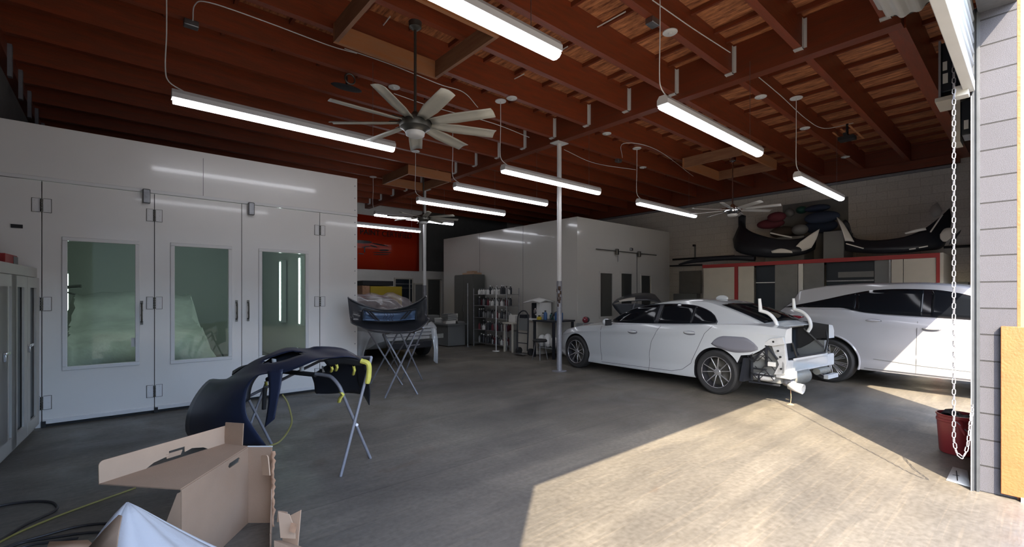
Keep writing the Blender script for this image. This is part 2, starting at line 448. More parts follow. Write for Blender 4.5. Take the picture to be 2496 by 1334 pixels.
for k in range(25):
    x = XL + .35 + k * .61
    if 6.4 < x < 6.8: x = 6.3
    p = MB(); yy = YF1
    for y in ys + [YB]:
        if y - .045 > yy: p.bx(x - .02, x + .02, yy, min(y - .045, YB), 4.94, 4.999)
        yy = y + .045
    o = p.build('roof_purlin', 'wood y', smooth=0); struct(o, 'thin wooden purlin running across the joists under the deck', 'purlin', 'roof purlins')
o = MB().bx(6.53, 6.69, 1.0, YB, 4.5, 4.999).build('roof_girder', 'wood y', smooth=0); struct(o, 'long brown wooden girder on the white posts', 'beam')
o = MB().bx(6.69, XR, .98, 1.14, 4.5, 4.999).build('front_beam', 'wood', smooth=0); struct(o, 'brown wooden beam running right near the roll-up door', 'beam')
o = MB().bx(XR - .12, XR - .001, 1.14, YB, 4.40, 4.6).bx(XR - .05, XR-.001, 1.14, YB, 4.6, 4.999).build('wall_ledger', 'wood y', smooth=0); struct(o, 'dark brown ledger along the right block wall', 'beam')
o = MB().bx(XR - .09, XR - .005, 1.2, YB, 4.33, 4.385).build('trim_5', 'galvanised', smooth=0); struct(o, 'grey metal strip under the wall ledger', 'trim')
o = MB().bx(XL, XL + .1, 1.0, YB, 4.42, 4.6).build('wall_ledger', 'wood y', smooth=0); struct(o, 'dark ledger along the left wall above the booth', 'beam')
for k, y in enumerate(ys[6:14]):
    o = MB().bx(XL + .1, XL + .14, y + .3, y + .38, 4.2, 4.6).build('wall_bracket', 'galvanised', smooth=0); struct(o, 'grey bracket hanging on the left wall near the ceiling', 'bracket', 'brackets on the left wall')
# skylight curbs
def curb(x0, x1, y0, y1, z0, label):
    t = thing('skylight_frame', label, 'frame', ((x0+x1)/2, (y0+y1)/2, z0)); th = .045; z1 = 4.598
    MB().bx(x0, x1, y1 - th, y1, z0, z1).build('side_board', 'pale wood', t)
    MB().bx(x0, x1, y0, y0 + th, z0, z1).build('side_board', 'pale wood', t)
    MB().bx(x0, x0 + th, y0 + th, y1 - th, z0, z1).build('end_board', 'pale wood y', t)
    MB().bx(x1 - th, x1, y0 + th, y1 - th, z0, z1).build('end_board', 'pale wood y', t)
curb(1.88, 3.24, 3.95, 5.28, 4.38, 'pale timber skylight frame above the nearest ceiling fan')
curb(9.7, 11.45, 3.95, 5.3, 4.38, 'pale timber skylight frame above the small far-right ceiling fan')
curb(5.25, 6.45, 9.8, 11.2, 4.38, 'pale timber skylight frame near the second post')
# posts
def post(y, label, main):
    p = thing('support_post', label, 'post', (6.61, y, 0)); p['kind'] = 'structure'
    MB().tube([(6.61, y, 1.78), (6.61, y, 4.48)], .045, 20).build('upper_pole', 'white paint', p)
    MB().tube([(6.61, y, .02), (6.61, y, 1.78)], .052, 20).build('lower_sleeve', 'galvanised', p)
    MB().bx(6.46, 6.76, y - .11, y + .11, 4.484, 4.498).build('cap_plate', 'white paint', p)
    MB().bx(6.50, 6.72, y - .09, y + .09, 0, .02).build('base_plate', 'galvanised', p)
    if main:
        m = MB()
        for k in range(9):
            a = random.uniform(0, 6.28); z = random.uniform(1.28, 1.66); w = random.uniform(.012, .035); h_ = random.uniform(.02, .06)
            m.grid([[(6.61 + .0535*math.cos(a+u*w/.05), y + .0535*math.sin(a+u*w/.05), z + v*h_) for u in (-1, 0, 1)] for v in (-1, 0, 1)])
        for k in range(6):
            a = -2.3 + random.uniform(-.6, .6); z = random.uniform(1.25, 1.68)
            m.grid([[(6.61 + .0537*math.cos(a+u*.35), y + .0537*math.sin(a+u*.35), z + v*.035) for u in (-1, 0, 1)] for v in (-1, 0, 1)])
        m.build('rust_patch', 'rust', p, solid=.001)
post(6.2, 'white and grey steel post standing left of the white sedan', True)
post(11.39, 'white steel post farther back beside the red banner', False)

# ================================================================= ROLL-UP DOOR AND JAMB
o = MB()
jx = 5.0
o.bx(jx - .03, jx - .002, .304, .318, 0, 3.7)
o.bx(jx - .035, jx - .002, .330, .342, 0, 3.7)
o.bx(jx - .012, jx - .002, .30, .35, 0, 3.7)
o = o.build('door_guide', 'guide steel', bevel=.001); struct(o, 'dark steel door guide on the block jamb', 'door guide')
o = MB().bx(jx - .04, jx - .002, .343, .347, 0, 3.03).build('trim_6', 'white metal'); struct(o, 'thin bright edge strip on the door guide', 'trim')
def curtain(x0, x1, zb, zt, y):
    rows = []; n = int((zt - zb) / .0125); 
    for i in range(n + 1):
        z = zb + (zt - zb) * i / n
        rows.append([(x0, y + .016 * math.cos(2*PI*(z - zb) / .085), z), (x1, y + .016 * math.cos(2*PI*(z - zb) / .085), z)])
    return MB().grid(rows)
d = thing('door_1', 'grey-white roll-up door curtain hanging partly open above', 'door', (2.3, .35, 3.1)); d['kind'] = 'structure'
curtain(-.38, 4.96, 3.14, 3.9, .345).build('slat_curtain', 'curtain', d, solid=.003, smooth=60)
MB().bx(-.38, 4.96, .325, .385, 3.06, 3.14).build('bottom_bar', 'curtain', d, bevel=.004)
MB().bx(4.86, 4.96, .352, .43, 3.02, 3.10).build('end_bracket', 'curtain', d, bevel=.004)
rows = []
for i in range(97):
    a = 2*PI*i/96; r = .175 + (.0, .006, .016, .022, .022, .016, .006, .0)[i % 8]
    rows.append([(x, .63 + r*math.cos(a), 3.77 + r*math.sin(a)) for x in (-.4, 4.45)])
MB().grid(rows).build('curtain_roll', 'curtain', d, solid=.003, smooth=25)
MB().lathe([(0, 0), (.18, 0), (.18, .01), (0, .01)], Matrix.Translation((4.45, .63, 3.77)) @ Matrix.Rotation(PI/2, 4, 'Y')).build('roll_end', 'dark', d)
d = thing('door_2', 'second roll-up door lowered to head height', 'door', (9.7, .35, 2.1)); d['kind'] = 'structure'
curtain(7.27, 12.1, 2.15, 4.2, .345).build('slat_curtain', 'curtain', d, solid=.003, smooth=60)
MB().bx(7.27, 12.1, .325, .385, 2.07, 2.15).build('bottom_bar', 'curtain', d)
# operator
t = thing('door_operator', 'black chain operator box hanging beside the rolled door', 'door operator', (5.9, .55, 2.9))
P = lambda px, py, x=5.12: onx(px, py, x)
MB().bx(5.80, 6.05, .49, .60, 3.38, 3.84).build('motor_housing', 'blue black', t, bevel=.01)
MB().bx(5.78, 6.06, .602, .618, 3.33, 3.86).build('side_plate', 'galvanised', t)
MB().bx(5.76, 6.1, .44, .64, 3.29, 3.33).build('bracket_plate', 'beige panel', t, bevel=.004)
MB().bx(5.80, 6.05, .40, .47, 2.95, 3.26).build('lower_housing', 'blue black', t, bevel=.008)
MB().bx(5.79, 6.05, .473, .53, 2.9, 3.28).build('cover_plate', 'beige panel', t)
MB().bx(5.795, 5.80, .555, .59, 3.46, 3.55).bx(5.795, 5.80, .56, .59, 3.58, 3.66).build('label_sticker', 'paper', t)
MB().bx(5.795, 5.80, .42, .45, 3.0, 3.08).build('label_sticker', 'paper', t)
MB().bx(5.84, 5.96, .311, .44, 3.29, 3.33).build('wall_bracket_arm', 'galvanised', t)
MB().tube([(5.9, .5, 3.3), (5.9, .38, 3.3)], .02).build('chain_wheel_axle', 'steel', t)
# chain
CX_, CY_ = 4.72, .42
def link(m, c, R):
    pts = []
    for k in range(12):
        a = 2*PI*k/12
        pts.append(c + R @ V((.0095*math.cos(a), 0, .011*math.sin(a) + (.010 if math.sin(a) > 0 else -.010))))
    m.tube(pts, .0032, 5, closed=True)
m = MB(); z = 3.75; k = 0
path = [V((CX_, CY_, 3.9)), V((CX_, CY_, .42)), V((CX_ + .005, CY_ - .012, .34)), V((CX_ + .01, CY_ - .035, .305)), V((CX_ + .015, CY_ - .055, .315)), V((CX_ + .02, CY_ - .072, .39)), V((CX_ + .05, CY_ - .08, .5)), V((4.93, .335, .66))]
fine = []
for a, b_ in zip(path, path[1:]):
    n = max(1, int((b_ - a).length / .004)); fine += [a.lerp(b_, i / n) for i in range(n)]
acc = 0; last = fine[0]; k = 0
for i, p in enumerate(fine[1:]):
    acc += (p - last).length; last = p
    if acc >= .037:
        acc = 0; tz = (fine[min(i + 3, len(fine)-1)] - fine[max(0, i - 3)]).normalized()
        R = frame_z(-tz) @ Matrix.Rotation(PI/2 * (k % 2) + .5, 3, 'Z'); link(m, p, R); k += 1
o = m.build('hoist_chain', 'galvanised', smooth=60); tag(o, 'galvanised hoist chain hanging in a loop before the door jamb', 'chain')
o = MB().tube(spline([(4.963, .335, .66), (4.94, .335, .665), (4.925, .335, .65), (4.93, .335, .635)], 5), .005, 8).build('chain_hook', 'steel'); tag(o, 'small steel hook on the door guide holding the chain end', 'hook')
# bucket
bc = V((6.05, .51, 0))
t = thing('bucket', 'red plastic bucket standing on the floor behind the door jamb', 'bucket', bc)
MB().lathe([(0, .005), (.128, .005), (.133, .02), (.150, .30), (.156, .305), (.156, .325), (.150, .33), (.152, .355), (.158, .36), (.158, .372), (.148, .372), (.143, .30), (.126, .02), (0, .02)], seg=36).build('pail', 'bucket red', t, local=True)
MB().tube(spline([(-.158, 0, .33), (-.19, -.1, .24), (-.1, -.21, .16), (.03, -.225, .13), (.13, -.16, .2), (.158, 0, .33)], 6), .004, 6).build('handle', 'galvanised', t, local=True)
m = MB()
for k in range(7):
    a = -2.6 + k*.25; q = .16
    m.tube(spline([(q*math.cos(a), q*math.sin(a), .2 - .02*k), (q*1.03*math.cos(a + .4), q*1.03*math.sin(a + .4), .12 + .02*(k % 3)), (q*1.02*math.cos(a+.9), q*1.02*math.sin(a+.9), .19 - .015*k)], 6), .0045, 5)
m.build('cord_tangle', 'red paint', t, local=True)
MB().grid([[(-.15, -.05, .34), (-.14, .03, .36)], [(-.2, -.06, .27), (-.17, .0, .3)], [(-.24, -.07, .22), (-.235, -.06, .23)]]).build('torn_lip', 'bucket red', t, local=True, solid=.003)
MB().grid([[(.12*math.cos(a)*r, .12*math.sin(a)*r, .36 + .03*math.sin(3*a)*r) for a in [2*PI*i/16 for i in range(17)]] for r in (.01, .6, 1.15)]).build('bin_liner', 'black plastic', t, local=True, solid=.002)
# pale sheet painted as a small sun spot near the jamb, latch shadow in black
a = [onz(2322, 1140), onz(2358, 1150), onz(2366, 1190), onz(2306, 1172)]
o = MB().grid([[a[0] + V((0, 0, .006)), a[1] + V((0, 0, .009))], [a[3] + V((0, 0, .003)), a[2] + V((0, 0, .005))]]).build('sun_spot_sheet', 'paper', solid=.002)
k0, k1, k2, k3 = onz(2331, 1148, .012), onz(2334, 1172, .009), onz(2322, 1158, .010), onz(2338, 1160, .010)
MB().beam(k0, k1, .006, .002).beam(k2, k3, .006, .002).build('latch_shadow_mark', 'dark', o); tag(o, 'small painted sun spot on the floor at the foot of the jamb', 'light patch')
# ================================================================= PAINT BOOTHS
BY = 7.45
def hinge(z, x, parent):
    m = MB()
    m.bx(x - .075, x - .012, BY - .012, BY - .004, z - .075, z + .075).bx(x + .012, x + .075, BY - .012, BY - .004, z - .075, z + .075)
    for sx in (-.055, .055):
        for dz in (-.055, 0, .055): m.cyl((x + sx, BY - .016, z + dz), (x + sx, BY - .012, z + dz), .007, seg=8)
    h_ = m.build('hinge', 'booth trim', parent, bevel=.001)
    m = MB()
    for k in range(5): m.cyl((x, BY - .020, z - .075 + k*.03 + .001), (x, BY - .020, z - .075 + k*.03 + .026), .0125, seg=10)
    for sg in (-1, 1):  # bronze strips draw a shadow border round the hinge plates
        for z_ in (z - .079, z + .075): m.bx(x + sg*.045 - .033, x + sg*.045 + .033, BY - .009, BY - .003, z_, z_ + .004)
        m.bx(x + sg*.079 - .002, x + sg*.079 + .002, BY - .009, BY - .003, z - .079, z + .079)
    m.build('pin_and_shade_edge', 'bronze', h_); return h_
def pull(x, z, parent):
    m = MB()
    m.tube(spline([(x, BY - .005, z - .12), (x, BY - .045, z - .10), (x, BY - .05, z), (x, BY - .045, z + .10), (x, BY - .005, z + .12)], 5), .009, 8)
    m.tube([(x + .006, BY - .03, z - .09), (x - .006, BY - .035, z - .03), (x + .006, BY - .035, z + .03), (x - .006, BY - .03, z + .09)], .006, 6).bx(x - .014, x + .014, BY - .012, BY - .003, z - .15, z - .105).bx(x - .014, x + .014, BY - .012, BY - .003, z + .105, z + .15)
    return m.build('pull_handle', 'bronze', parent)
xa, xd1, xd2, xd3, xe = ony(103, 0, BY).x, ony(376, 0, BY).x, ony(587.5, 0, BY).x, ony(777, 0, BY).x, 3.03
ztop = 3.43
zd = ony(103, 443, BY).z
print('booth door x', xa, xd1, xd2, xd3, xe, zd, ony(868, 525, BY).z)
bt = thing('paint_booth', 'large white paint booth with three glazed doors on the left', 'paint booth', (1.0, BY, 0))
w = MB(); DEP = 13.6
w.bx(XL + .01, xa - .004, BY - .05, BY + .02, 0, zd); w.bx(xd3 + .004, xe, BY - .05, BY + .02, 0, zd)
w.bx(XL + .01, xe, BY - .05, BY + .02, zd + .008, ztop)
w.build('front_wall', 'booth white', bt, bevel=.003)
xs = ony(494, 0, BY).x
MB().bx(xs - .002, xs + .002, BY - .053, BY - .049, zd + .01, ony(494, 388, BY).z).build('panel_seam', 'seam', bt)
MB().bx(xe - .05, xe, BY + .021, DEP, 0, ztop).build('side_wall', 'booth white', bt)
MB().bx(XL + .01, xe - .05, DEP - .05, DEP, 0, ztop).build('rear_wall', 'booth interior', bt)
MB().bx(-.84, -.8, BY + .021, DEP - .05, 0, ztop).build('inner_wall', 'booth interior', bt)
MB().bx(XL + .05, xe - .05, BY + .03, DEP - .05, 3.1, 3.14).build('roof_panel', 'booth interior', bt)
MB().bx(XL + .01, xe, BY - .062, BY - .045, zd + .004, zd + .045).build('head_rail', 'booth trim', bt, bevel=.003)
for k in range(16): MB().cyl((xe - .04, BY - .058, .3 + k*.2), (xe - .04, BY - .049, .3 + k*.2), .009, seg=8).build('corner_screw', 'steel', bt)
for px_, py_ in ((357, 477), (612, 508)):
    p = ony(px_, py_, BY - .08)
    MB().bx(p.x - .04, p.x + .04, BY - .12, BY - .05, p.z - .1, p.z + .08).build('door_closer', 'steel', bt, bevel=.012)
p = ony(43, 553, BY); MB().bx(p.x - .045, p.x + .045, BY - .06, BY - .05, p.z - .02, p.z + .02).build('indicator_slot', 'dark', bt)
MB().bx(xa - .02, xd3 + .02, BY - .012, BY + .02, 0, .034).build('gap_shade', 'dark', bt)  # black strip gives the gap under the doors its shade
for q_ in (xa, xd1, xd2, xd3): MB().bx(q_ - .012, q_ + .012, BY + .001, BY + .012, .035, zd).build('door_gap', 'dark', bt)
doors = []
def bdoor(x0, x1, win, closer, handle_px, hp=None):
    dr = bpy.data.objects.new('booth_door', None); COL.objects.link(dr); dr.parent = bt; dr.location = V(((x0+x1)/2, BY, 0)) - bt.location
    x0 += .004; x1 -= .004
    wx0, wx1 = ony(win[0], 0, BY).x, ony(win[1], 0, BY).x; wz0, wz1 = win[2], win[3]
    MB().bx(x0, x1, BY - .045, BY, wz1, zd).bx(x0, x1, BY - .045, BY, .06, wz0).bx(x0, wx0, BY - .045, BY, wz0, wz1).bx(wx1, x1, BY - .045, BY, wz0, wz1).build('door_leaf', 'booth white', dr, smooth=0)
    f = MB(); e = .045
    f.bx(wx0 - e, wx1 + e, BY - .058, BY - .046, wz1, wz1 + e).bx(wx0 - e, wx1 + e, BY - .058, BY - .046, wz0 - e, wz0)
    f.bx(wx0 - e, wx0, BY - .058, BY - .046, wz0, wz1).bx(wx1, wx1 + e, BY - .058, BY - .046, wz0, wz1)
    f.build('window_frame', 'booth trim', dr, bevel=.005)
    MB().bx(wx0, wx1, BY - .03, BY - .024, wz0, wz1).build('window_pane', 'booth glass', dr, smooth=0)
    MB().bx(x0, x1, BY - .06, BY - .02, .035, .085).build('bottom_sweep', 'booth trim', dr, bevel=.004)
    MB().bx(x0 - .01, x0 + .03, BY - .065, BY - .01, .0, .07).build('floor_bolt', 'dark', dr)
    for hx, zs in handle_px:
        for z in zs: hinge(z, hx, dr).location.y -= .045
    for q in hp: pull(q, 1.28, dr).location.y -= .045
def wz(px_, py_): return ony(px_, py_, BY).z
zt_, zm_, zl_ = ony(100, 502, BY).z, ony(102, 741, BY).z, ony(104, 981, BY).z
print('hinge z', zt_, zm_, zl_)
bdoor(xa, xd1, (165, 329, wz(165, 893), wz(165, 588)), 0, [(xa, (zt_, zm_, zl_))], [ony(345, 0, BY).x])
bdoor(xd1, xd2, (425, 555, wz(425, 878), wz(425, 601)), 0, [(xd1, (zt_, zm_, zl_))], [ony(575, 0, BY).x])
bdoor(xd2, xd3, (637, 742, wz(637, 866), wz(637, 614)), 0, [(xd3, (zt_, zm_, zl_))], [ony(603, 0, BY).x])
p = ony(327, 833, BY); MB().bx(p.x - .03, p.x + .03, BY - .035, BY - .031, p.z - .06, p.z + .05).build('sticker', 'paper', bt)
MB().bx(XL + .05, xe - .05, BY + .03, DEP - .06, .001, .01).build('booth_floor', 'grey panel', bt)
# booth interior: tubes
for x, y in ((-.72, 12.0), (xe - .12, 9.95), (xe - .12, 11.4)):
    t = thing('booth_light', 'vertical tube light glowing inside the booth at the %s %s' % ('left' if x < 1 else 'right', 'front' if y < 10 else 'rear'), 'light', (x, y, .9))
    MB().bx(x - .05, x + .05, y - .12, y + .12, .88, (1.95 if x < 1 else 2.3)).build('housing', 'white metal', t)
    s = -1 if x > 1 else 1
    MB().bx(x + s*.052 - .004, x + s*.052 + .004, y - .04, y + .04, .92, (1.9 if x < 1 else 2.26)).build('tube', 'tube light', t)
t = thing('booth_light', 'added unseen ceiling light inside the booth above its doors', 'light', (1.0, 8.2, 3.0))  # unseen light added above the doors to brighten the covered car
MB().bx(-.3, 2.3, 8.1, 8.3, 3.04, 3.09).build('housing', 'white metal', t)  # housing of the added unseen light
MB().bx(-.28, 2.28, 8.14, 8.26, 3.02, 3.039).build('tube', 'tube light', t)
# covered car in the booth
cc = V((.27, 10.35, 0))
rows = []
hp_ = [(-2.3, .55), (-2.1, .85), (-1.5, 1.0), (-.95, 1.1), (-.35, 1.5), (.4, 1.56), (1.2, 1.45), (1.8, 1.1), (2.2, .9), (2.4, .5)]
for i in range(49):
    s = -2.3 + 4.7*i/48; H = interp(hp_, s); row = []
    for j in range(41):
        u = -1 + 2*j/40; a = abs(u)
        wd = .95 - .12 * max(0, abs(s) - 1.9)
        if a < .6: y = u / .6 * wd * .8; z = H - .1*(a/.6)**3
        else: q = (a - .6)/.4; y = math.copysign(wd*(.8 + .2*math.sin(q*PI/2)) + .1*q, u); z = (H - .1) * (1 - q)**1.1 + .06
        f = .03*math.sin(s*13 + 5*u) * (a**2) + .02*math.sin(s*31 + u*7)*a + .015*math.sin(s*5 - u*17)
        row.append((cc.x + y + f, cc.y + s, max(.03, z + f*.7)))
    rows.append(row)
o = MB().grid(rows).build('covered_car', 'cover cloth', smooth=80, solid=.004); tag(o, 'car under a pale green-tinted dust sheet inside the paint booth', 'covered car')
m = MB().tube([(-.8, 11.2, 1.62), (-.45, 11.1, 1.66)], .03).tube([(-.8, 11.2, 1.62), (-.5, 11.1, 1.5)], .015)
o = m.build('booth_wall_light', 'steel'); tag(o, 'small metal spray arm on the wall inside the booth', 'wall arm')
# second booth
bx0, bx1, by1 = 8.56, 12.83, 13.46; BY2 = 7.43
b2 = thing('paint_booth', 'white paint booth with three narrow dark windows behind the white sedan', 'paint booth', (10.7, BY2, 0))
wins = [(1463, 1492, 666), (1514, 1540, 667), (1563, 1586, 672)]
wl = [(ony(a, 0, BY2).x, ony(b_, 0, BY2).x, ony(a, c, BY2).z) for a, b_, c in wins]
print('booth2', wl)
w = MB(); holes = []
outer = [(bx0, 0), (bx1, 0), (bx1, ztop), (bx0, ztop)]
holes = [[(a, .95), (b_, .95), (b_, c), (a, c)] for a, b_, c in wl]
MX = Matrix(((1, 0, 0, 0), (0, 0, 1, BY2), (0, 1, 0, 0), (0, 0, 0, 1)))
w.plate([outer] + holes, MX, .05); w.build('front_wall', 'booth white dimmed', b2, smooth=0)
MB().bx(bx0, bx0 + .05, BY2 + .051, by1, 0, ztop).build('side_wall', 'booth white dimmed', b2)
MB().bx(bx1 - .05, bx1, BY2 + .051, by1, 0, ztop).build('side_wall', 'booth white dimmed', b2)
MB().bx(bx0 + .05, bx1 - .05, by1 - .05, by1, 0, ztop).build('rear_wall', 'booth white dimmed', b2)
MB().bx(bx0 + .05, bx1 - .05, BY2 + .06, by1 - .06, 3.3, 3.34).build('roof_panel', 'booth white dimmed', b2)
for (a, b_, c) in wl:
    f = MB(); e = .05
    f.bx(a - e, b_ + e, BY2 - .015, BY2 - .001, c, c + e).bx(a - e, a, BY2 - .015, BY2 - .001, .95, c).bx(b_, b_ + e, BY2 - .015, BY2 - .001, .95, c).bx(a - e, b_ + e, BY2 - .015, BY2 - .001, .9, .95)
    wf = f.build('window_frame', 'booth white dimmed', b2, bevel=.003)
    MB().bx(a, b_, BY2 + .01, BY2 + .016, .95, c).build('window_pane', 'dim window', wf, smooth=0)
r0, r1 = ony(1453, 608, BY2 - .05), ony(1600, 622, BY2 - .05)
zz = (r0.z + r1.z) / 2
MB().tube([(r0.x, BY2 - .05, zz), (r1.x, BY2 - .05, zz)], .012).build('door_rail', 'bronze', b2)
for px_ in (1504, 1558):
    q = ony(px_, 620, BY2 - .06); MB().bx(q.x - .045, q.x + .045, BY2 - .10, BY2 - .03, zz - .1, zz + .06).build('roller_bracket', 'bronze', b2, bevel=.015)
q = ony(1540, 610, BY2 - .04); MB().bx(q.x - .06, q.x + .06, BY2 - .06, BY2 - .002, zz + .06, zz + .14).build('latch_box', 'steel', b2, bevel=.02)
q = ony(1552, 620, BY2); MB().bx(q.x - .006, q.x + .006, BY2 - .012, BY2 - .001, 1.0, zz).build('door_gap', 'seam', b2)
q = ony(1505, 630, BY2); MB().tube([(q.x, BY2 - .02, zz - .1), (q.x, BY2 - .02, zz - .28)], .008).build('cable', 'steel', b2)
for yy in (9.4, 11.4): MB().bx(bx0 - .004, bx0 - .0005, yy - .003, yy + .003, 0, ztop).build('panel_seam', 'seam', b2)
MB().bx(bx0 - .012, bx0 + .05, BY2 - .012, BY2 - .0005, 0, ztop).build('corner_trim', 'booth white dimmed', b2, bevel=.002)

# ================================================================= LAMPS
def lamp(x0, y, label, z=3.5, cord_top=4.58, cord_end=0.35, disc=True):
    t = thing('hanging_light', label, 'light', (x0, y, z), 0, 'long hanging strip lights')
    L_ = 2.44
    sec = [(-.06, .0), (-.06, .05), (-.035, .09), (.035, .09), (.06, .05), (.06, .0)]
    MB().grid([[(X, a, b_) for a, b_ in sec] for X in (0, L_)], wrap=True).face([(0, a, b_) for a, b_ in sec]).face([(L_, a, b_) for a, b_ in sec]).build('housing', 'white metal', t, local=True, smooth=20)
    sec = [(-.052, -.001), (-.055, -.022), (-.035, -.045), (0, -.052), (.035, -.045), (.055, -.022), (.052, -.001)]
    MB().grid([[(X, a, b_) for a, b_ in sec] for X in (.012, L_ - .012)]).face([(.012, a, b_) for a, b_ in sec]).face([(L_ - .012, a, b_) for a, b_ in sec]).build('diffuser', 'lamp lens', t, local=True, smooth=50)
    c = .3; cz = cord_top - z
    MB().tube(spline([(.12, 0, .09), (-.02, 0, .16), (-.05, 0, .3), (-.04, .0, cz*.6), (-.04, 0, cz)], 5), .006, 6).build('power_cord', 'white paint', t, local=True)
    MB().tube([(L_ - .3, 0, .09), (L_ - .3, 0, cz)], .003, 5).build('hanging_cable', 'steel', t, local=True)
    if disc: MB().lathe([(0, 0), (.085, 0), (.09, .006), (.09, .012), (0, .012)], Matrix.Translation((-.04, 0, cz + .0)), 24).build('canopy', 'white paint', t, local=True)
    return t
lx = lambda px_, y: ony(px_, 400, y).x
lamp(lx(418, 5.77), 5.77, 'long strip light hanging left in front of the first booth, left of the big fan')
lamp(.33, 2.62, 'strip light nearest the camera at the top of the picture, over the fan')
lamp(lx(1614, 2.5), 2.5, 'strip light hanging above the roof of the white sedan, right of the post', 3.43)
lamp(lx(1943, 2.5), 2.5, 'short-looking strip light nearest the right block wall', 3.36)
lamp(lx(1225, 5.62), 5.62, 'strip light crossing behind the white post at its top')
lamp(lx(1555, 5.55), 5.55, 'strip light hanging above the right-hand booth windows', 3.45)
lamp(lx(1108, 7.19), 7.19, 'second strip light back from the post in the centre row', 3.53)
lamp(lx(1017, 8.77), 8.77, 'third strip light back in the centre row, passing before the rear post', 3.53)
lamp(lx(913, 11.4), 11.4, 'strip light behind the far ceiling fan, above the red banner', 3.62)
lamp(7.38 - 2.44, 13.0, 'lowest-looking strip light directly before the red banner', 3.55)

# ================================================================= FANS
def fan(x, y, z, R_, label, bl='blade', n=8, a0=0.0, metal='bronze', rodtop=4.60, bw=.13):
    t = thing('ceiling_fan', label, 'ceiling fan', (x, y, z), a0)
    k = R_ / .92
    MB().tube([(0, 0, .12), (0, 0, rodtop - z - .05)], .016, 12).build('downrod', metal, t, local=True)
    MB().lathe([(0, rodtop - z), (.075, rodtop - z), (.07, rodtop - z - .06), (.03, rodtop - z - .09), (0, rodtop - z - .09)], seg=20).build('canopy', metal, t, local=True)
    MB().lathe([(0, .14), (.03, .14), (.05, .10), (.12, .075), (.165*k, .05), (.175*k, .0), (.165*k, -.04), (.13*k, -.06), (.11*k, -.09), (0, -.09)], seg=32).build('motor_housing', metal, t, local=True)
    MB().lathe([(0, -.145), (.07*k, -.142), (.10*k, -.125), (.105*k, -.09), (0, -.09)], seg=28).build('light_lens', 'white paint', t, local=True, smooth=60)
    for i in range(n):
        a = 2*PI*i/n; Rm = Matrix.Rotation(a, 4, 'Z') @ Matrix.Rotation(math.radians(-14), 4, 'X')
        rows = []
        for s, w_ in ((.2, .10), (.3, .125), (.5, bw), (.8, bw*.96), (1.0, bw*.9)):
            rows.append([Rm @ V((R_*s, (v - .5)*w_*k, .01 + .018*math.cos(PI*(v-.5)))) for v in (0, .25, .5, .75, 1)])
        MB().grid(rows).build('blade', bl, t, local=True, solid=.006, smooth=60)
        rows = [[Rm @ V((R_*s, (v - .5)*.11*k, .022 + .018*math.cos(PI*(v-.5)))) for v in (0, .5, 1)] for s in (.14, .2, .30)]
        MB().grid(rows).build('blade_iron', metal, t, local=True, solid=.006)
    return t
fc = ont(1012, 300, 5.2); ft = onz(1213, 328, 3.45); fa = math.atan2(ft.y - fc.y, ft.x - fc.x)
print('fan', math.hypot(ft.x - fc.x, ft.y - fc.y), [round(math.degrees(math.atan2(q.y - fc.y, q.x - fc.x))) for q in [onz(x, y, 3.45) for x, y in ((900,190),(1090,205),(1208,268),(1213,328),(1140,362),(1022,370),(895,345),(808,297))]])
fan(fc.x, fc.y, 3.44, .95, 'large ceiling fan with nine pale blades near the left strip light', a0=fa, n=9, bw=.165)
fan(10.55, 4.55, 3.42, .95, 'small-looking ceiling fan before the right wall above the bumpers', 'white paint', a0=.2, metal='chrome')
fan(5.95, 10.3, 3.46, .9, 'ceiling fan in front of the rear post beside the red banner', a0=.4)
# round ceiling plates
for px_, py_, lab in ((953, 220, 'left of the big fan rod'), (1223, 253, 'above the centre strip lights'), (1455, 335, 'right of the main post top'), (1620, 87, 'above the sedan strip light'),
                 (1843, 241, 'on the right joists, nearer one'), (1949, 317, 'on the right joists, farther one'), (2049, 386, 'above the right wall strip light'), (1560, 411, 'above the second booth')):
    p = onz(px_, py_, 4.585)
    y = min(ys, key=lambda q: abs(q - p.y))
    if abs(y - p.y) < .25: p.y = y
    o = MB().lathe([(0, 0), (.075, 0), (.085, .008), (.085, .016), (0, .016)], Matrix.Translation((p.x, p.y, 4.582)), 24).lathe([(0, -.02), (.02, -.015), (.025, 0), (0, 0)], Matrix.Translation((p.x, p.y, 4.582)), 12).build('ceiling_plate', 'white paint')
    tag(o, 'round white electrical plate under the ceiling ' + lab, 'ceiling plate')
for px_, py_, lab in ((468, 52, 'beside the left strip light cord'), (1598, 52, 'above the sedan strip light'), (1517, 390, 'between the main post and the second booth')):
    p = onz(px_, py_, 4.56); y = min(ys, key=lambda q: abs(q - p.y)); p.y = y if abs(y - p.y) < .3 else p.y
    o = MB().bx(p.x - .07, p.x + .07, p.y - .05, p.y + .05, 4.53, 4.6).build('junction_box', 'steel', bevel=.008)
    tag(o, 'grey metal junction box under a joist ' + lab, 'junction box')
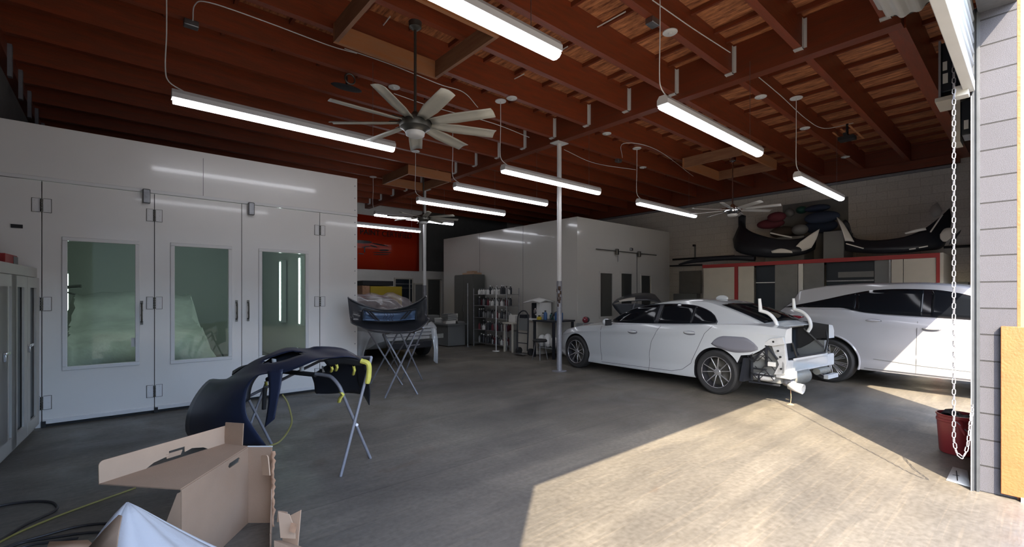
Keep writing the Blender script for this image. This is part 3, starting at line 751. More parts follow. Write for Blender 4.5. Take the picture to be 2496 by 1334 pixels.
# conduits / cables
def cable(pts, label, r=.006, m_='white paint', name='ceiling_cable', cat='cable'):
    o = MB().tube(spline(pts, 6), r, 6).build(name, m_); tag(o, label, cat); return o
def cz(px_, py_, z=4.59): return onz(px_, py_, z)
cable([cz(470, 50), cz(475, 12), cz(510, 6), cz(640, 50), cz(800, 110), cz(870, 130)], 'thin white cable curving from the junction box at the left')
cable([cz(840, 118), cz(960, 160), cz(1070, 205), cz(1130, 225), cz(1165, 262)], 'thin cable looping right behind the fan rod')
cable([onz(960, 228, 4.57), onz(1060, 262, 4.57), onz(1200, 300, 4.57), onz(1290, 335, 4.57)], 'thin cable sagging behind the fan blades')
cable([cz(1590, 0), cz(1690, 70), cz(1780, 128)], 'thin white cable along the joist at the top centre')
cable([cz(1842, 182), cz(1905, 235), cz(1965, 290), cz(2010, 313), cz(2080, 300)], 'white cable bending along the joist at the right')
cable([onz(1375, 365, 4.56), onz(1450, 398, 4.56), onz(1550, 414, 4.56)], 'thin cable running right from the main post top')
cable([cz(1517, 385), cz(1520, 350), cz(1600, 365), cz(1690, 430)], 'curved cable from the small box behind the post')
for (a, b_, lab) in (((926, 72), (951, 40), 'near the fan canopy'), ((1440, 75), (1525, 28), 'at the top centre'), ((1333, 143), (1384, 113), 'at the end of the top strip light'), ((1245, 197), (1278, 180), 'above the fan blades')):
    cable([cz(*a, 4.9), cz(*[(a[i]+b_[i])/2 for i in (0, 1)], 4.88), cz(*b_, 4.9)], 'short white conduit stub ' + lab, .008, name='conduit', cat='conduit')
# added dark shapes under the deck, standing in for blurred ghosts of fans
p = onz(2065, 342, 4.3)
t = thing('fan_ghost', 'added black shape with wooden slats under the right joists, for a fan ghost', 'bracket', (p.x, p.y, 4.3))
MB().bx(p.x - .1, p.x + .1, p.y - .12, p.y + .12, 4.3, 4.36).bx(p.x - .16, p.x + .16, p.y - .03, p.y + .03, 4.36, 4.4).build('plate', 'dark', t)  # plate, stem and slats all belong to the added fan ghost
MB().tube([(p.x, p.y, 4.4), (p.x, p.y, 4.595)], .02).build('stem', 'dark', t)
for k, dy in enumerate((-.14, .0, .14)): MB().beam((p.x - .5 + .1*k, p.y + dy, 4.41), (p.x + .5, p.y + dy, 4.41), .03, .012).build('slat', 'pale wood', t)

p = onz(845, 212, 4.45)
t = thing('oval_ghost', 'added black oval with a brass ring under the joists behind the big fan, for a dark ghost', 'bracket', (p.x, p.y, 4.4))  # added shape for a dark ghost, not a real fitting
MB().ell((p.x, p.y, 4.44), (.22, .10, .02)).build('ghost_oval', 'dark', t)
MB().tube([(p.x, p.y, 4.45), (p.x, p.y, 4.598)], .015).build('stem', 'dark', t)
MB().tube([(p.x + .07*math.cos(a), p.y - .12, 4.52 + .07*math.sin(a)) for a in [2*PI*i/20 for i in range(20)]], .012, 8, closed=True).build('ring', 'bronze', t)
# ================================================================= CARS
def apply_bool(o, cutters, op='DIFFERENCE'):
    for c in cutters:
        md = o.modifiers.new('b', 'BOOLEAN'); md.operation = op; md.object = c; md.solver = 'EXACT'
        try: md.material_mode = 'TRANSFER'
        except Exception: pass
    bpy.context.view_layer.update()
    dg = bpy.context.evaluated_depsgraph_get()
    me = bpy.data.meshes.new_from_object(o.evaluated_get(dg))
    o.modifiers.clear(); old = o.data; o.data = me; me.name = old.name
    for c in cutters: bpy.data.objects.remove(c, do_unlink=True)
    for p in me.polygons: p.use_smooth = True
    me.set_sharp_from_angle(angle=math.radians(32))
def cutter_cyl(parent, s, z, r, y0, y1):
    return MB().cyl((s, y0, z), (s, y1, z), r, seg=48).build('cut', 'dark', parent, local=True, smooth=0)
def cutter_prism(parent, poly, y0, y1, m_='dark'):
    MX = Matrix(((1, 0, 0, 0), (0, 0, 1, y0), (0, 1, 0, 0), (0, 0, 0, 1)))
    return MB().plate([poly], MX, y1 - y0).build('cut', m_, parent, local=True, smooth=0)
class Car:
    def __init__(s, root, T): s.root = root; s.T = T
    def g(s, k, x): return interp(s.T[k], x)
    def section(s, x):
        hw, zs, zh, zt = s.g('hw', x), s.g('zs', x), s.g('zsh', x), s.g('zt', x)
        i = s.T.get('inset', .10); H = zh - zs
        a = [(0, zs), (hw*.85, zs), (hw - .03, zs + .006), (hw - .012, zs + .05), (hw - .022, zs + .13*H/.8), (hw - .022, zs + .2*H/.8), (hw - .004, zs + .33*H), (hw, zs + .5*H),
             (hw - .002, zs + .68*H), (hw - .010, zs + .80*H), (hw - .004, zs + .84*H), (hw - .03, zs + .93*H), (hw - i*.7, zh - .006), (hw - i - .03, zh + .002),
             (hw*.65, zh + (zt - zh)*.62), (hw*.35, zh + (zt - zh)*.9), (0, zt)]
        return a
    def y_side(s, x, z):
        a = s.section(x)[3:13]
        for p, q in zip(a, a[1:]):
            if p[1] <= z <= q[1]: return p[0] + (q[0]-p[0])*(z-p[1])/max(1e-6, q[1]-p[1])
        return a[0][0] if z < a[0][1] else a[-1][0]
    def body(s, paint, n=90, cutters=()):
        s0, s1 = s.T['hw'][0][0], s.T['hw'][-1][0]
        rows = []
        for i in range(n + 1):
            x = s0 + (s1 - s0) * (.5 - .5*math.cos(PI*i/n) if True else i/n)
            h = s.section(x); full = [(y, z) for y, z in h] + [(-y, z) for y, z in reversed(h[1:-1])]
            rows.append([(x, y, z) for y, z in full])
        m = MB().grid(rows, wrap=True).face(rows[0]).face(list(reversed(rows[-1])))
        o = m.build('body_shell', paint, s.root, local=True, smooth=0)
        apply_bool(o, list(cutters)); return o
    def cab(s, x):
        hw, zh, zr = s.g('hw', x), s.g('zsh', x), s.g('zr', x)
        return hw - s.T.get('inset', .10) - .02, zh - .03, s.g('hr', x), zr
    def y_cab(s, x, z):
        hb, zb, hr, zr = s.cab(x); zz = max(zb + .01, zr - .07)
        u = max(0, min(1, (z - zb) / (zz - zb))); return hb + (hr - hb) * u**1.15
    def cabin(s, paint, n=60):
        c0, c1 = s.T['zr'][0][0], s.T['zr'][-1][0]; rows = []
        for i in range(n + 1):
            x = c0 + (c1 - c0)*i/n; hb, zb, hr, zr = s.cab(x); ze = max(zb + .01, zr - .07)
            h = []
            for k in range(7):
                z = zb + (ze - zb)*k/6; h.append((s.y_cab(x, z), z))
            h += [(hr - .018, ze + .03*(zr-ze)/.07), (hr - .06, ze + .048*(zr-ze)/.07), (hr*.6, zr - .006), (hr*.3, zr - .001), (0, zr)]
            rows.append([(x, y, z) for y, z in h] + [(x, -y, z) for y, z in reversed(h[:-1])])
        m = MB().grid(rows).face([r for r in rows[0]]).face(list(reversed(rows[-1])))
        return m.build('cabin', paint, s.root, local=True, smooth=32)
    def side_glass(s, name, m_, x0, x1, lo, up, side, parent=None, off=.006, n=26, label=None):
        rows = []
        for i in range(n + 1):
            x = x0 + (x1 - x0)*i/n; a, b_ = interp(lo, x), interp(up, x)
            if b_ < a + .004: b_ = a + .004
            rows.append([(x, side*(s.y_cab(x, a + (b_-a)*k/6) + off), a + (b_-a)*k/6) for k in range(7)])
        o = MB().grid(rows).build(name, m_, parent or s.root, local=True, solid=.004, smooth=60)
        if label: o['label'] = label
        return o
    def top_glass(s, name, m_, x0, x1, wm=.09, n=20, off=.008):
        rows = []
        for i in range(n + 1):
            x = x0 + (x1 - x0)*i/n; hb, zb, hr, zr = s.cab(x); d = .004
            sl = (s.g('zr', x + d) - s.g('zr', x - d)) / (2*d); L_ = math.hypot(1, sl)
            w_ = hr - wm; row = []
            for k in range(9):
                y = w_*(-1 + k/4); zz = zr - .006*abs(y/hr/.6)**2 if abs(y) < hr*.6 else zr - .006 - .018*((abs(y) - hr*.6)/(hr*.4))
                row.append((x - sl/L_*off, y, zz + off/L_))
            rows.append(row)
        return MB().grid(rows).build(name, m_, s.root, local=True, solid=.003, smooth=60)
    def seam(s, name, pts, side, r=.0035, m_='seam', cab=False, parent=None):
        P_ = []
        for (a, b_) in zip(pts, pts[1:]):
            for k in range(8):
                x = a[0] + (b_[0]-a[0])*k/8; z = a[1] + (b_[1]-a[1])*k/8
                P_.append((x, side*(s.y_cab(x, z) if cab else s.y_side(x, z)), z))
        x, z = pts[-1]; P_.append((x, side*(s.y_cab(x, z) if cab else s.y_side(x, z)), z))
        return MB().tube(P_, r, 6).build(name, m_, parent or s.root, local=True)
    def handle(s, x, z, side, m_):
        y = side*(s.y_side(x, z) + .012)
        h_ = MB().ell((x, y, z), (.10, .018, .021)).build('door_handle', m_, s.root, local=True, smooth=60)
        MB().ell((x + .004, y - side*.012, z - .006), (.112, .004, .034)).build('handle_shade', 'primer', h_, local=True, smooth=60)  # dark ellipse paints the shadow behind the handle
def wheel(root, x, y, side, R=.335, rim=.24, w=.22, n=5, style='double', parked=0.1):
    T = Matrix.Translation((x, y, R)) @ Matrix.Rotation(-side*PI/2, 4, 'X')     # local +z = outward
    h = w/2
    wo = MB()
    prof = [(rim + .004, h - .012), (rim - .004, h - .004), (rim - .012, h - .02), (rim - .022, h - .07), (rim - .03, -h + .03), (rim, -h + .01), (rim + .004, -h + .02)]
    wo.mi = 1; wo.lathe(prof, T, 48); wo.mi = 0; wo.lathe([(rim - .004, h - .003), (rim - .004, h - .007), (rim - .012, h - .010), (rim - .012, h - .006)], T, 48, closed=True)
    def spoke(a0, a1, w0, w1, r0=.045, r1=rim - .012, z0=h - .045, z1=h - .022, th=.018):
        p = []
        for zz in (-th, 0):
            for r, a, ww in ((r0, a0, w0), (r1, a1, w1)):
                c, s_ = math.cos(a), math.sin(a)
                z = (z0 if r == r0 else z1) + zz
                for sg in (-1, 1): p.append(T @ V((r*c - sg*ww*s_, r*s_ + sg*ww*c, z)))
        q = [p[0], p[1], p[3], p[2], p[4], p[5], p[7], p[6]]; wo.hexa(q)
    for i in range(n):
        a = 2*PI*i/n + parked
        if style == 'double':
            for sg in (-1, 1): spoke(a + sg*.16, a + sg*.27, .009, .006)
        else:
            for sg, e in ((-1, .2), (1, .2)): spoke(a + sg*.1, a + sg*e, .008, .006)
            spoke(a + PI/n, a + PI/n, .006, .005)
    wo.lathe([(0, h - .035), (.03, h - .035), (.05, h - .04), (.055, h - .07), (0, h - .07)], T, 20)
    W_ = wo.build('wheel', ['alloy', 'wheel dark'], root, local=True, smooth=30, bevel=.002)
    MB().lathe([(rim + .003, h - .012), (rim + .03, h - .002), (R - .035, h), (R - .008, h - .018), (R, h - .045), (R, -h + .045), (R - .01, -h + .015), (rim + .003, -h + .012)], T, 56).build('tyre', 'rubber', W_, local=True, smooth=35)
    MB().lathe([(0, h - .10), (rim - .06, h - .10), (rim - .06, h - .12), (rim - .032, h - .125), (rim - .032, h - .135), (0, h - .135)], T, 36).build('brake_disc', 'bronze', W_, local=True)
    return W_

# ---- white sedan with its rear bumper stripped
Fc = V((7.189, 6.284, 0)); Nn = V((.9943, -.1065, 0)); Dd = V((-.1065, -.9943, 0))
O = Fc + Nn*.905
sed = thing('sedan', 'white sedan with its rear bumper and boot lid removed, parked beside the post', 'car', O, math.atan2(Dd.y, Dd.x))
T = dict(
    hw=[(-.80, .50), (-.74, .66), (-.55, .80), (-.3, .87), (0, .90), (.6, .895), (1.5, .90), (2.6, .905), (3.1, .915), (3.6, .875), (4.03, .80)],
    zs=[(-.8, .34), (-.6, .24), (-.3, .19), (.5, .16), (2.5, .19), (3.3, .22), (3.7, .33), (4.03, .42)],
    zsh=[(-.8, .58), (-.6, .69), (-.35, .78), (0, .855), (.5, .91), (.97, .955), (2.1, 1.0), (3.1, 1.06), (3.6, 1.075), (4.03, 1.04)],
    zt=[(-.8, .60), (-.6, .74), (-.3, .85), (.2, .94), (.7, .99), (1.2, 1.0), (2.6, 1.05), (3.6, 1.11), (4.03, 1.07)],
    zr=[(.70, .96), (1.02, 1.14), (1.41, 1.29), (1.78, 1.385), (2.12, 1.43), (2.45, 1.445), (2.72, 1.43), (3.0, 1.36), (3.3, 1.26), (3.6, 1.14), (3.78, 1.05)],
    hr=[(.70, .70), (1.2, .66), (1.8, .60), (2.7, .59), (3.2, .62), (3.78, .66)], inset=.09)
C1 = Car(sed, T)
cuts = [cutter_cyl(sed, 0, .335, .375, -1.1, -.60), cutter_cyl(sed, 0, .335, .375, .60, 1.1), cutter_cyl(sed, 3.09, .335, .375, -1.1, -.60), cutter_cyl(sed, 3.09, .335, .375, .60, 1.1)]
rc = [(3.40, 0), (3.42, .52), (3.47, .63), (3.62, .655), (3.74, .73), (3.82, .80), (3.88, .83), (4.3, .86), (4.3, 0)]
cuts += [cutter_prism(sed, rc, -1.2, -.56), cutter_prism(sed, rc, .56, 1.2)]
cuts += [cutter_prism(sed, [(3.42, -.1), (3.42, .34), (3.75, .40), (4.3, .50), (4.3, -.1)], -.8, .8)]
cuts += [cutter_prism(sed, [(3.66, .50), (3.60, .6), (3.58, 1.4), (4.3, 1.4), (4.3, .62), (4.02, .62), (3.95, .52)], -.60, .60)]
C1.body('car white', cutters=cuts)
C1.cabin('car white')
lo = [(.8, .985), (2.1, 1.025), (3.2, 1.085)]
up = [(.8, .99), (.95, 1.08), (1.2, 1.2), (1.5, 1.29), (1.85, 1.335), (2.2, 1.345), (2.5, 1.33), (2.72, 1.285), (2.9, 1.21), (3.0, 1.13), (3.03, 1.085)]
for sd in (-1, 1):
    C1.side_glass('window_trim', 'black plastic', .84, 3.04, [(a, b_ - .012) for a, b_ in lo], [(a, b_ + .012) for a, b_ in up], sd, off=.003)
    C1.side_glass('front_window', 'car glass', .88, 1.87, lo, up, sd, off=.007)
    C1.side_glass('rear_window', 'car glass', 1.95, 2.58, lo, up, sd, off=.007)
    C1.side_glass('quarter_window', 'car glass', 2.60, 3.02, lo, up, sd, off=.007)
    C1.seam('door_gap', [(.69, .9), (.69, .6), (.71, .24)], sd); C1.seam('door_gap', [(2.06, .98), (2.0, .88), (1.9, .7), (1.86, .5), (1.84, .2)], sd)
    C1.seam('door_gap', [(3.02, 1.03), (2.9, .9), (2.78, .65), (2.66, .42), (2.5, .30), (2.3, .25), (.71, .21)], sd)
    C1.handle(1.48, .845, sd, 'car white'); C1.handle(2.64, .905, sd, 'car white')
    mr = MB().ell((.92, sd*.97, .99), (.06, .09, .07)).build('mirror', 'car white', sed, local=True)
    MB().beam((.92, sd*.84, .95), (.92, sd*.95, .96), .05, .03).build('mirror_stalk', 'black plastic', mr, local=True)
    MB().bx(.955, .985, sd*.97 - .07, sd*.97 + .07, .93, 1.04).build('mirror_glass', 'dark', mr, local=True)
    rows = [[(x, sd*(C1.g('hw', x) - .05 - .05*(v)), .60 + .12*v + .05*(x+.7)/.3) for v in (0, .5, 1)] for x in (-.74, -.62, -.5, -.36)]
    wheel(sed, 0, sd*.80, sd); wheel(sed, 3.09, sd*.80, sd, parked=.45)
C1.top_glass('windscreen', 'car glass', .78, 1.68, .07); C1.top_glass('rear_screen', 'car glass', 2.98, 3.66, .05)
# primer patch
rows = []
for i in range(15):
    x = 3.02 + .68*i/14; u = i/14
    zt_ = interp([(3.02, .762), (3.10, .85), (3.22, .893), (3.50, .897), (3.62, .845), (3.72, .745)], x); zl_ = interp([(3.02, .76), (3.12, .715), (3.4, .665), (3.6, .69), (3.72, .74)], x)
    rows.append([(x, -(C1.y_side(x, zl_ + (zt_-zl_)*k/4) + .0035), zl_ + max(.002, zt_-zl_)*k/4) for k in range(5)])
MB().grid(rows).build('primer_patch', 'primer', sed, local=True, solid=.002, smooth=60)['label'] = 'grey primer patch above the rear wheel'
MB().ell((2.66, 0, 1.45), (.11, .025, .05)).build('roof_antenna', 'car white', sed, local=True)
# stripped rear end
MB().bx(3.98, 4.03, -.80, .80, .42, .60).build('rear_panel', 'bare white metal', sed, local=True, bevel=.012)
m = MB()
m.plate([[(3.84, .84), (4.02, .86), (4.05, .60), (4.02, .42), (3.88, .40), (3.95, .55)]], Matrix(((1, 0, 0, 0), (0, 0, 1, -.80), (0, 1, 0, 0), (0, 0, 0, 1))), .06)
m.build('corner_pillar', 'bare white metal', sed, local=True, bevel=.006)
m = MB()
m.plate([[(3.72, .80), (3.86, .90), (4.02, .93), (4.05, .84), (3.9, .8)]], Matrix(((1, 0, 0, 0), (0, 0, 1, -.845), (0, 1, 0, 0), (0, 0, 0, 1))), .05)
m.build('lamp_recess', 'bare white metal', sed, local=True, bevel=.006)
for (x, z) in ((3.90, .86), (3.96, .74), (3.99, .66), (4.0, .5)): MB().cyl((x, -.85, z), (x, -.835, z), .014).build('bolt', 'dark', sed, local=True)
MB().bx(3.90, 4.10, -.78, -.60, .36, .46).build('impact_bar_mount', 'bare white metal', sed, local=True, bevel=.01)
for sd in (-1, 1):
    m = MB().plate([[(3.46, .26), (3.52, .60), (3.56, .60), (3.52, .26)]], Matrix(((1, 0, 0, 0), (0, 0, 1, sd*.82 - .1), (0, 1, 0, 0), (0, 0, 0, 1))), .2)
    m.build('arch_liner', 'black plastic', sed, local=True)
    m = MB()
    for a, b_ in (((3.54, .62), (3.80, .80)), ((3.80, .80), (3.95, .62)), ((3.60, .62), (3.60, .28)), ((3.62, .46), (3.80, .46)), ((3.74, .72), (3.62, .55)), ((3.80, .78), (3.80, .50)), ((3.56, .26), (3.98, .27)), ((3.70, .28), (3.70, .38)), ((3.60, .38), (3.9, .38))):
        m.beam((a[0], sd*.83, a[1]), (b_[0], sd*.83, b_[1]), .03, .022)
    m.build('bracket_frame', 'black plastic', sed, local=True, bevel=.002)
    MB().bx(3.56, 3.95, sd*.70 - .05, sd*.70 + .05, .28, .80).build('inner_structure', 'grey panel', sed, local=True)
    MB().ell((3.74, sd*.79, .35), (.16, .05, .055)).build('vent_box', 'bare white metal', sed, local=True)
MB().bx(3.83, 3.93, -.86, -.83, .52, .58).build('module_box', 'paper', sed, local=True, bevel=.004)['label'] = 'small white box bolted on the exposed corner'
MB().plate([[(3.66, .64), (3.74, .72), (3.80, .64), (3.78, .58)]], Matrix(((1, 0, 0, 0), (0, 0, 1, -.80), (0, 1, 0, 0), (0, 0, 0, 1))), .03).build('plastic_cover', 'bare white metal', sed, local=True)
m = MB()
for k in range(7):
    z0 = random.uniform(.35, .7); x0 = random.uniform(3.5, 3.7)
    m.tube(spline([(x0, -.85, z0), (x0 + .08, -.87, z0 - .04), (x0 + .18, -.85, z0 + .05), (x0 + .28, -.86, z0 - .03)], 5), .006, 5)
m.build('wiring', 'dark', sed, local=True)
MB().tube([(3.96, -.62, .33), (3.96, -.56, .34), (3.96, -.10, .34), (3.96, -.02, .33)], [.07, .12, .12, .07], 24).build('muffler', 'aluminium dull', sed, local=True)
MB().tube([(3.90, -.55, .33), (3.98, -.62, .30), (4.08, -.64, .26)], [.045, .05, .055], 20, caps=False).build('exhaust_pipe', 'galvanised', sed, local=True, solid=.004)
MB().tube([(4.02, -.66, .26), (4.20, -.66, .235)], [.05, .065], 24, caps=False).build('exhaust_tip', 'bare white metal', sed, local=True, solid=.006)
MB().tube([(4.04, -.66, .21), (4.045, -.655, .1), (4.04, -.66, .02)], .004, 6).lathe([(0, 0), (.045, 0), (.02, .012), (0, .02)], Matrix.Translation((4.04, -.66, 0)), 9).build('drain_strip', 'torn card', sed, local=True)
MB().tube([(4.0, .25, .36), (4.0, .60, .36)], .05, 16).build('far_muffler', 'aluminium dull', sed, local=True)
MB().bx(4.03, 4.09, .42, .78, .24, .30).build('hanging_bracket', 'bare white metal', sed, local=True)
# boot opening
MB().tube([(3.62, -.62, 1.06), (3.98, -.62, 1.0), (4.03, -.56, .80), (4.03, -.46, .635), (4.03, .46, .635), (4.03, .56, .80), (3.98, .62, 1.0), (3.62, .62, 1.06)], .014, 8).build('boot_seal', 'rubber', sed, local=True)
MB().bx(3.62, 3.97, -.58, .58, .505, .52).build('boot_floor', 'dark', sed, local=True)
for y in (-.35, -.1, .15, .4): MB().bx(3.60, 3.63, y - .04, y + .04, .62, .95).build('boot_lining', 'blue black', sed, local=True)
MB().bx(3.62, 3.68, -.62, .62, 1.0, 1.06).build('parcel_edge', 'bare white metal', sed, local=True, bevel=.01)
for y in (-.56, .50):
    pts = spline([(3.78, y, .93), (3.82, y, 1.02), (3.79, y, 1.14), (3.70, y, 1.235), (3.58, y, 1.275)], 6)
    MB().tube(pts, .026, 12).tube([(3.585, y, 1.26), (3.57, y, 1.45)], [.028, .02], 10).build('boot_hinge', 'white paint', sed, local=True, smooth=50)['label'] = 'curved white boot hinge arm standing up'
MB().beam((3.72, .5, .98), (3.95, .62, .70), .02, .02).build('gas_strut', 'dark', sed, local=True)
MB().bx(-.74, -.60, -.45, .45, .42, .58).build('grille', 'black plastic', sed, local=True)
o = MB().ell((0, 0, 0), (.09, .07, .06)).build('mirror_cap', 'car white', sed, local=True); bpy.data.objects.remove(o, do_unlink=True)

# ---- white suv at right
R2 = V((9.300, 2.386, 0)); D2 = V((-.0956, -.9954, 0)); N2 = V((.9954, -.0956, 0)); O2 = R2 + N2*.95
suv = thing('suv', 'large white sport utility vehicle with black rear windows, half in sunlight', 'car', O2, math.atan2(D2.y, D2.x))
T = dict(
    hw=[(-.98, .70), (-.9, .80), (-.6, .90), (-.3, .935), (0, .95), (.6, .945), (2.0, .94), (2.85, .95), (3.3, .90), (3.6, .80), (3.78, .6)],
    zs=[(-.98, .55), (-.7, .36), (-.4, .28), (.4, .27), (2.4, .26), (3.2, .24), (3.78, .3)],
    zsh=[(-.98, 1.10), (-.8, 1.20), (-.5, 1.26), (.2, 1.26), (.5, 1.21), (1.2, 1.16), (1.8, 1.13), (2.6, 1.07), (3.2, .98), (3.6, .86), (3.78, .7)],
    zt=[(-.98, 1.14), (-.8, 1.24), (-.5, 1.30), (1.8, 1.2), (2.4, 1.14), (3.2, 1.04), (3.6, .9), (3.78, .72)],
    zr=[(-.95, 1.22), (-.80, 1.345), (-.66, 1.47), (-.635, 1.59), (-.4, 1.65), (-.10, 1.69), (.47, 1.715), (1.0, 1.715), (1.47, 1.68), (1.85, 1.58), (2.25, 1.38), (2.65, 1.14)],
    hr=[(-.95, .66), (-.6, .66), (0, .69), (1.3, .70), (2.0, .72), (2.65, .76)], inset=.10)
C2 = Car(suv, T)
cuts = [cutter_cyl(suv, 0, .385, .435, -1.2, -.62), cutter_cyl(suv, 0, .385, .435, .62, 1.2), cutter_cyl(suv, 2.85, .385, .435, -1.2, -.62), cutter_cyl(suv, 2.85, .385, .435, .62, 1.2)]
C2.body('suv white', cutters=cuts); C2.cabin('suv white')
lo = [(-.86, 1.27), (.12, 1.285), (.30, 1.25), (.45, 1.215), (.8, 1.19), (1.75, 1.145), (2.5, 1.09)]
up = [(-.86, 1.275), (-.6, 1.32), (-.07, 1.44), (.22, 1.515), (.58, 1.585), (.9, 1.60), (1.3, 1.585), (1.6, 1.53), (1.9, 1.42), (2.2, 1.28), (2.45, 1.12)]
for sd in (-1, 1):
    C2.side_glass('window_surround', 'gloss black', -.86, 2.42, lo, up, sd, off=.004, n=60)
    C2.side_glass('rear_quarter_window', 'car glass', -.45, .34, [(a, b_ + .015) for a, b_ in lo], [(a, b_ - .012) for a, b_ in up], sd, off=.008, n=30)
    C2.side_glass('rear_window', 'car glass', .37, 1.20, [(a, b_ + .015) for a, b_ in lo], [(a, b_ - .012) for a, b_ in up], sd, off=.008, n=30)
    C2.side_glass('front_window', 'dim window' if False else 'car glass', 1.30, 2.3, [(a, b_ + .02) for a, b_ in lo], [(a, b_ - .015) for a, b_ in up], sd, off=.008, n=30)
    C2.seam('door_gap', [(1.17, 1.1), (1.15, .3)], sd); C2.seam('door_gap', [(2.35, 1.0), (2.35, .3), (.5, .31)], sd)
    C2.seam('door_gap', [(.42, 1.15), (.5, .9), (.55, .6), (.5, .32)], sd) if False else None
    C2.seam('side_moulding', [(.62, .47), (1.2, .43), (2.3, .40)], sd, .006, 'grey panel')
    C2.handle(1.33, 1.0, sd, 'suv white'); C2.handle(.62, 1.09, sd, 'suv white')
    wheel(suv, 0, sd*.84, sd, .372, .285, .235, 10, 'multi'); wheel(suv, 2.85, sd*.84, sd, .372, .285, .235, 10, 'multi')
    # arch lip
    pts = [(.437*math.cos(a), sd*(C2.y_side(.437*math.cos(a), max(.3, .385 + .437*math.sin(a))) + .004), .385 + .437*math.sin(a)) for a in [math.radians(d) for d in range(-15, 196, 6)]]
    MB().tube(pts, .016, 8).build('arch_lip', 'suv white', suv, local=True)
    rows = [[(x, sd*(C2.y_side(x, z) + .006), z) for z in (zc - hh, zc, zc + hh)] for x, zc, hh in ((-.93, 1.02, .03), (-.8, 1.05, .05), (-.65, 1.08, .045), (-.5, 1.10, .028), (-.40, 1.11, .006))]
    MB().grid(rows).build('tail_light', 'red lens', suv, local=True, solid=.008)
C2.top_glass('windscreen', 'car glass', 1.75, 2.58, .08); C2.top_glass('rear_screen', 'car glass', -.92, -.70, .1)
MB().bx(-.99, -.94, -.62, .62, 1.02, 1.08).build('tail_light_bar', 'red lens', suv, local=True)
# gas cap-like dent shape
x, z = 1.95, .98; MB().ell((x, -(C2.y_side(x, z) + .002), z), (.13, .006, .07)).build('charge_flap', 'grey panel', suv, local=True)

# ---- white car at the back, facing the door
car = thing('compact_car', 'white car under repair behind the hood stand, front bumper off', 'car', (4.98, 10.15, 0), PI/2)
T = dict(
    hw=[(-.90, .62), (-.8, .78), (-.5, .88), (0, .93), (1.0, .93), (2.6, .93), (3.2, .9), (3.6, .8)],
    zs=[(-.90, .5), (-.5, .3), (.5, .24), (2.6, .24), (3.6, .4)],
    zsh=[(-.90, .72), (-.7, .82), (-.3, .92), (.3, .98), (1.0, 1.02), (3.0, 1.08), (3.6, .98)],
    zt=[(-.90, .76), (-.7, .90), (-.2, 1.02), (.5, 1.10), (3.0, 1.12), (3.6, 1.0)],
    zr=[(.35, 1.04), (.8, 1.27), (1.2, 1.44), (1.6, 1.52), (2.2, 1.53), (2.8, 1.46), (3.3, 1.2), (3.5, 1.05)],
    hr=[(.35, .74), (1.3, .66), (2.6, .64), (3.5, .68)], inset=.1)
C3 = Car(car, T)
C3.body('car white', 50, cutters=[cutter_cyl(car, 0, .34, .40, -1.2, -.6), cutter_cyl(car, 0, .34, .40, .6, 1.2), cutter_cyl(car, 2.7, .34, .40, -1.2, -.6), cutter_cyl(car, 2.7, .34, .40, .6, 1.2)])
C3.cabin('car white')
lo = [(.5, 1.05), (3.2, 1.1)]; up = [(.5, 1.06), (.9, 1.25), (1.3, 1.4), (2.2, 1.44), (2.8, 1.36), (3.2, 1.12)]
for sd in (-1, 1):
    C3.side_glass('side_window', 'car glass', .6, 3.15, lo, up, sd)
    wheel(car, 0, sd*.83, sd, .34, .25, .2, 5); wheel(car, 2.7, sd*.83, sd, .34, .25, .2, 5)
    MB().grid([[(-.84 + .12*k, sd*(.48 + .11*k), z) for z in (.80, .86, .9)] for k in range(4)]).build('headlight', 'chrome', car, local=True, solid=.02)
    MB().ell((.62, sd*1.0, 1.1), (.06, .1, .07)).build('mirror', 'car white', car, local=True)
C3.top_glass('windscreen', 'car glass', .5, 1.3, .07)
MB().bx(-.94, -.90, -.60, .60, .50, .78).build('front_panel', 'bare white metal', car, local=True, bevel=.01)
m = MB()
for z in (.58, .66, .74): m.bx(-.948, -.94, -.58, .58, z - .006, z + .006)
m.build('panel_gap', 'seam', car, local=True)
MB().bx(-.96, -.90, -.55, .55, .30, .46).build('bumper_beam', 'black plastic', car, local=True, bevel=.02)
MB().bx(-.955, -.945, -.86, -.50, .50, .60).build('number_plate_panel', 'aluminium dull', car, local=True)
MB().tube([(-.9, .3, .45), (-.95, .1, .38), (-.95, -.2, .38), (-.9, -.4, .45)], .02).build('hose', 'galvanised', car, local=True)
rows = []
for i in range(12):
    u = i/11; rows.append([(-.3 + 1.5*u, -.8 + 1.6*j/10, interp([(0, 1.02), (.4, 1.18), (.6, 1.33), (1, 1.5)], u) + .04 + .035*math.sin(5*u + 2.1*j) + .03*math.cos(j*1.7 - 9*u)) for j in range(11)])
o = MB().grid(rows).build('plastic_sheet', 'clear sheet', car, solid=.002, local=True); 
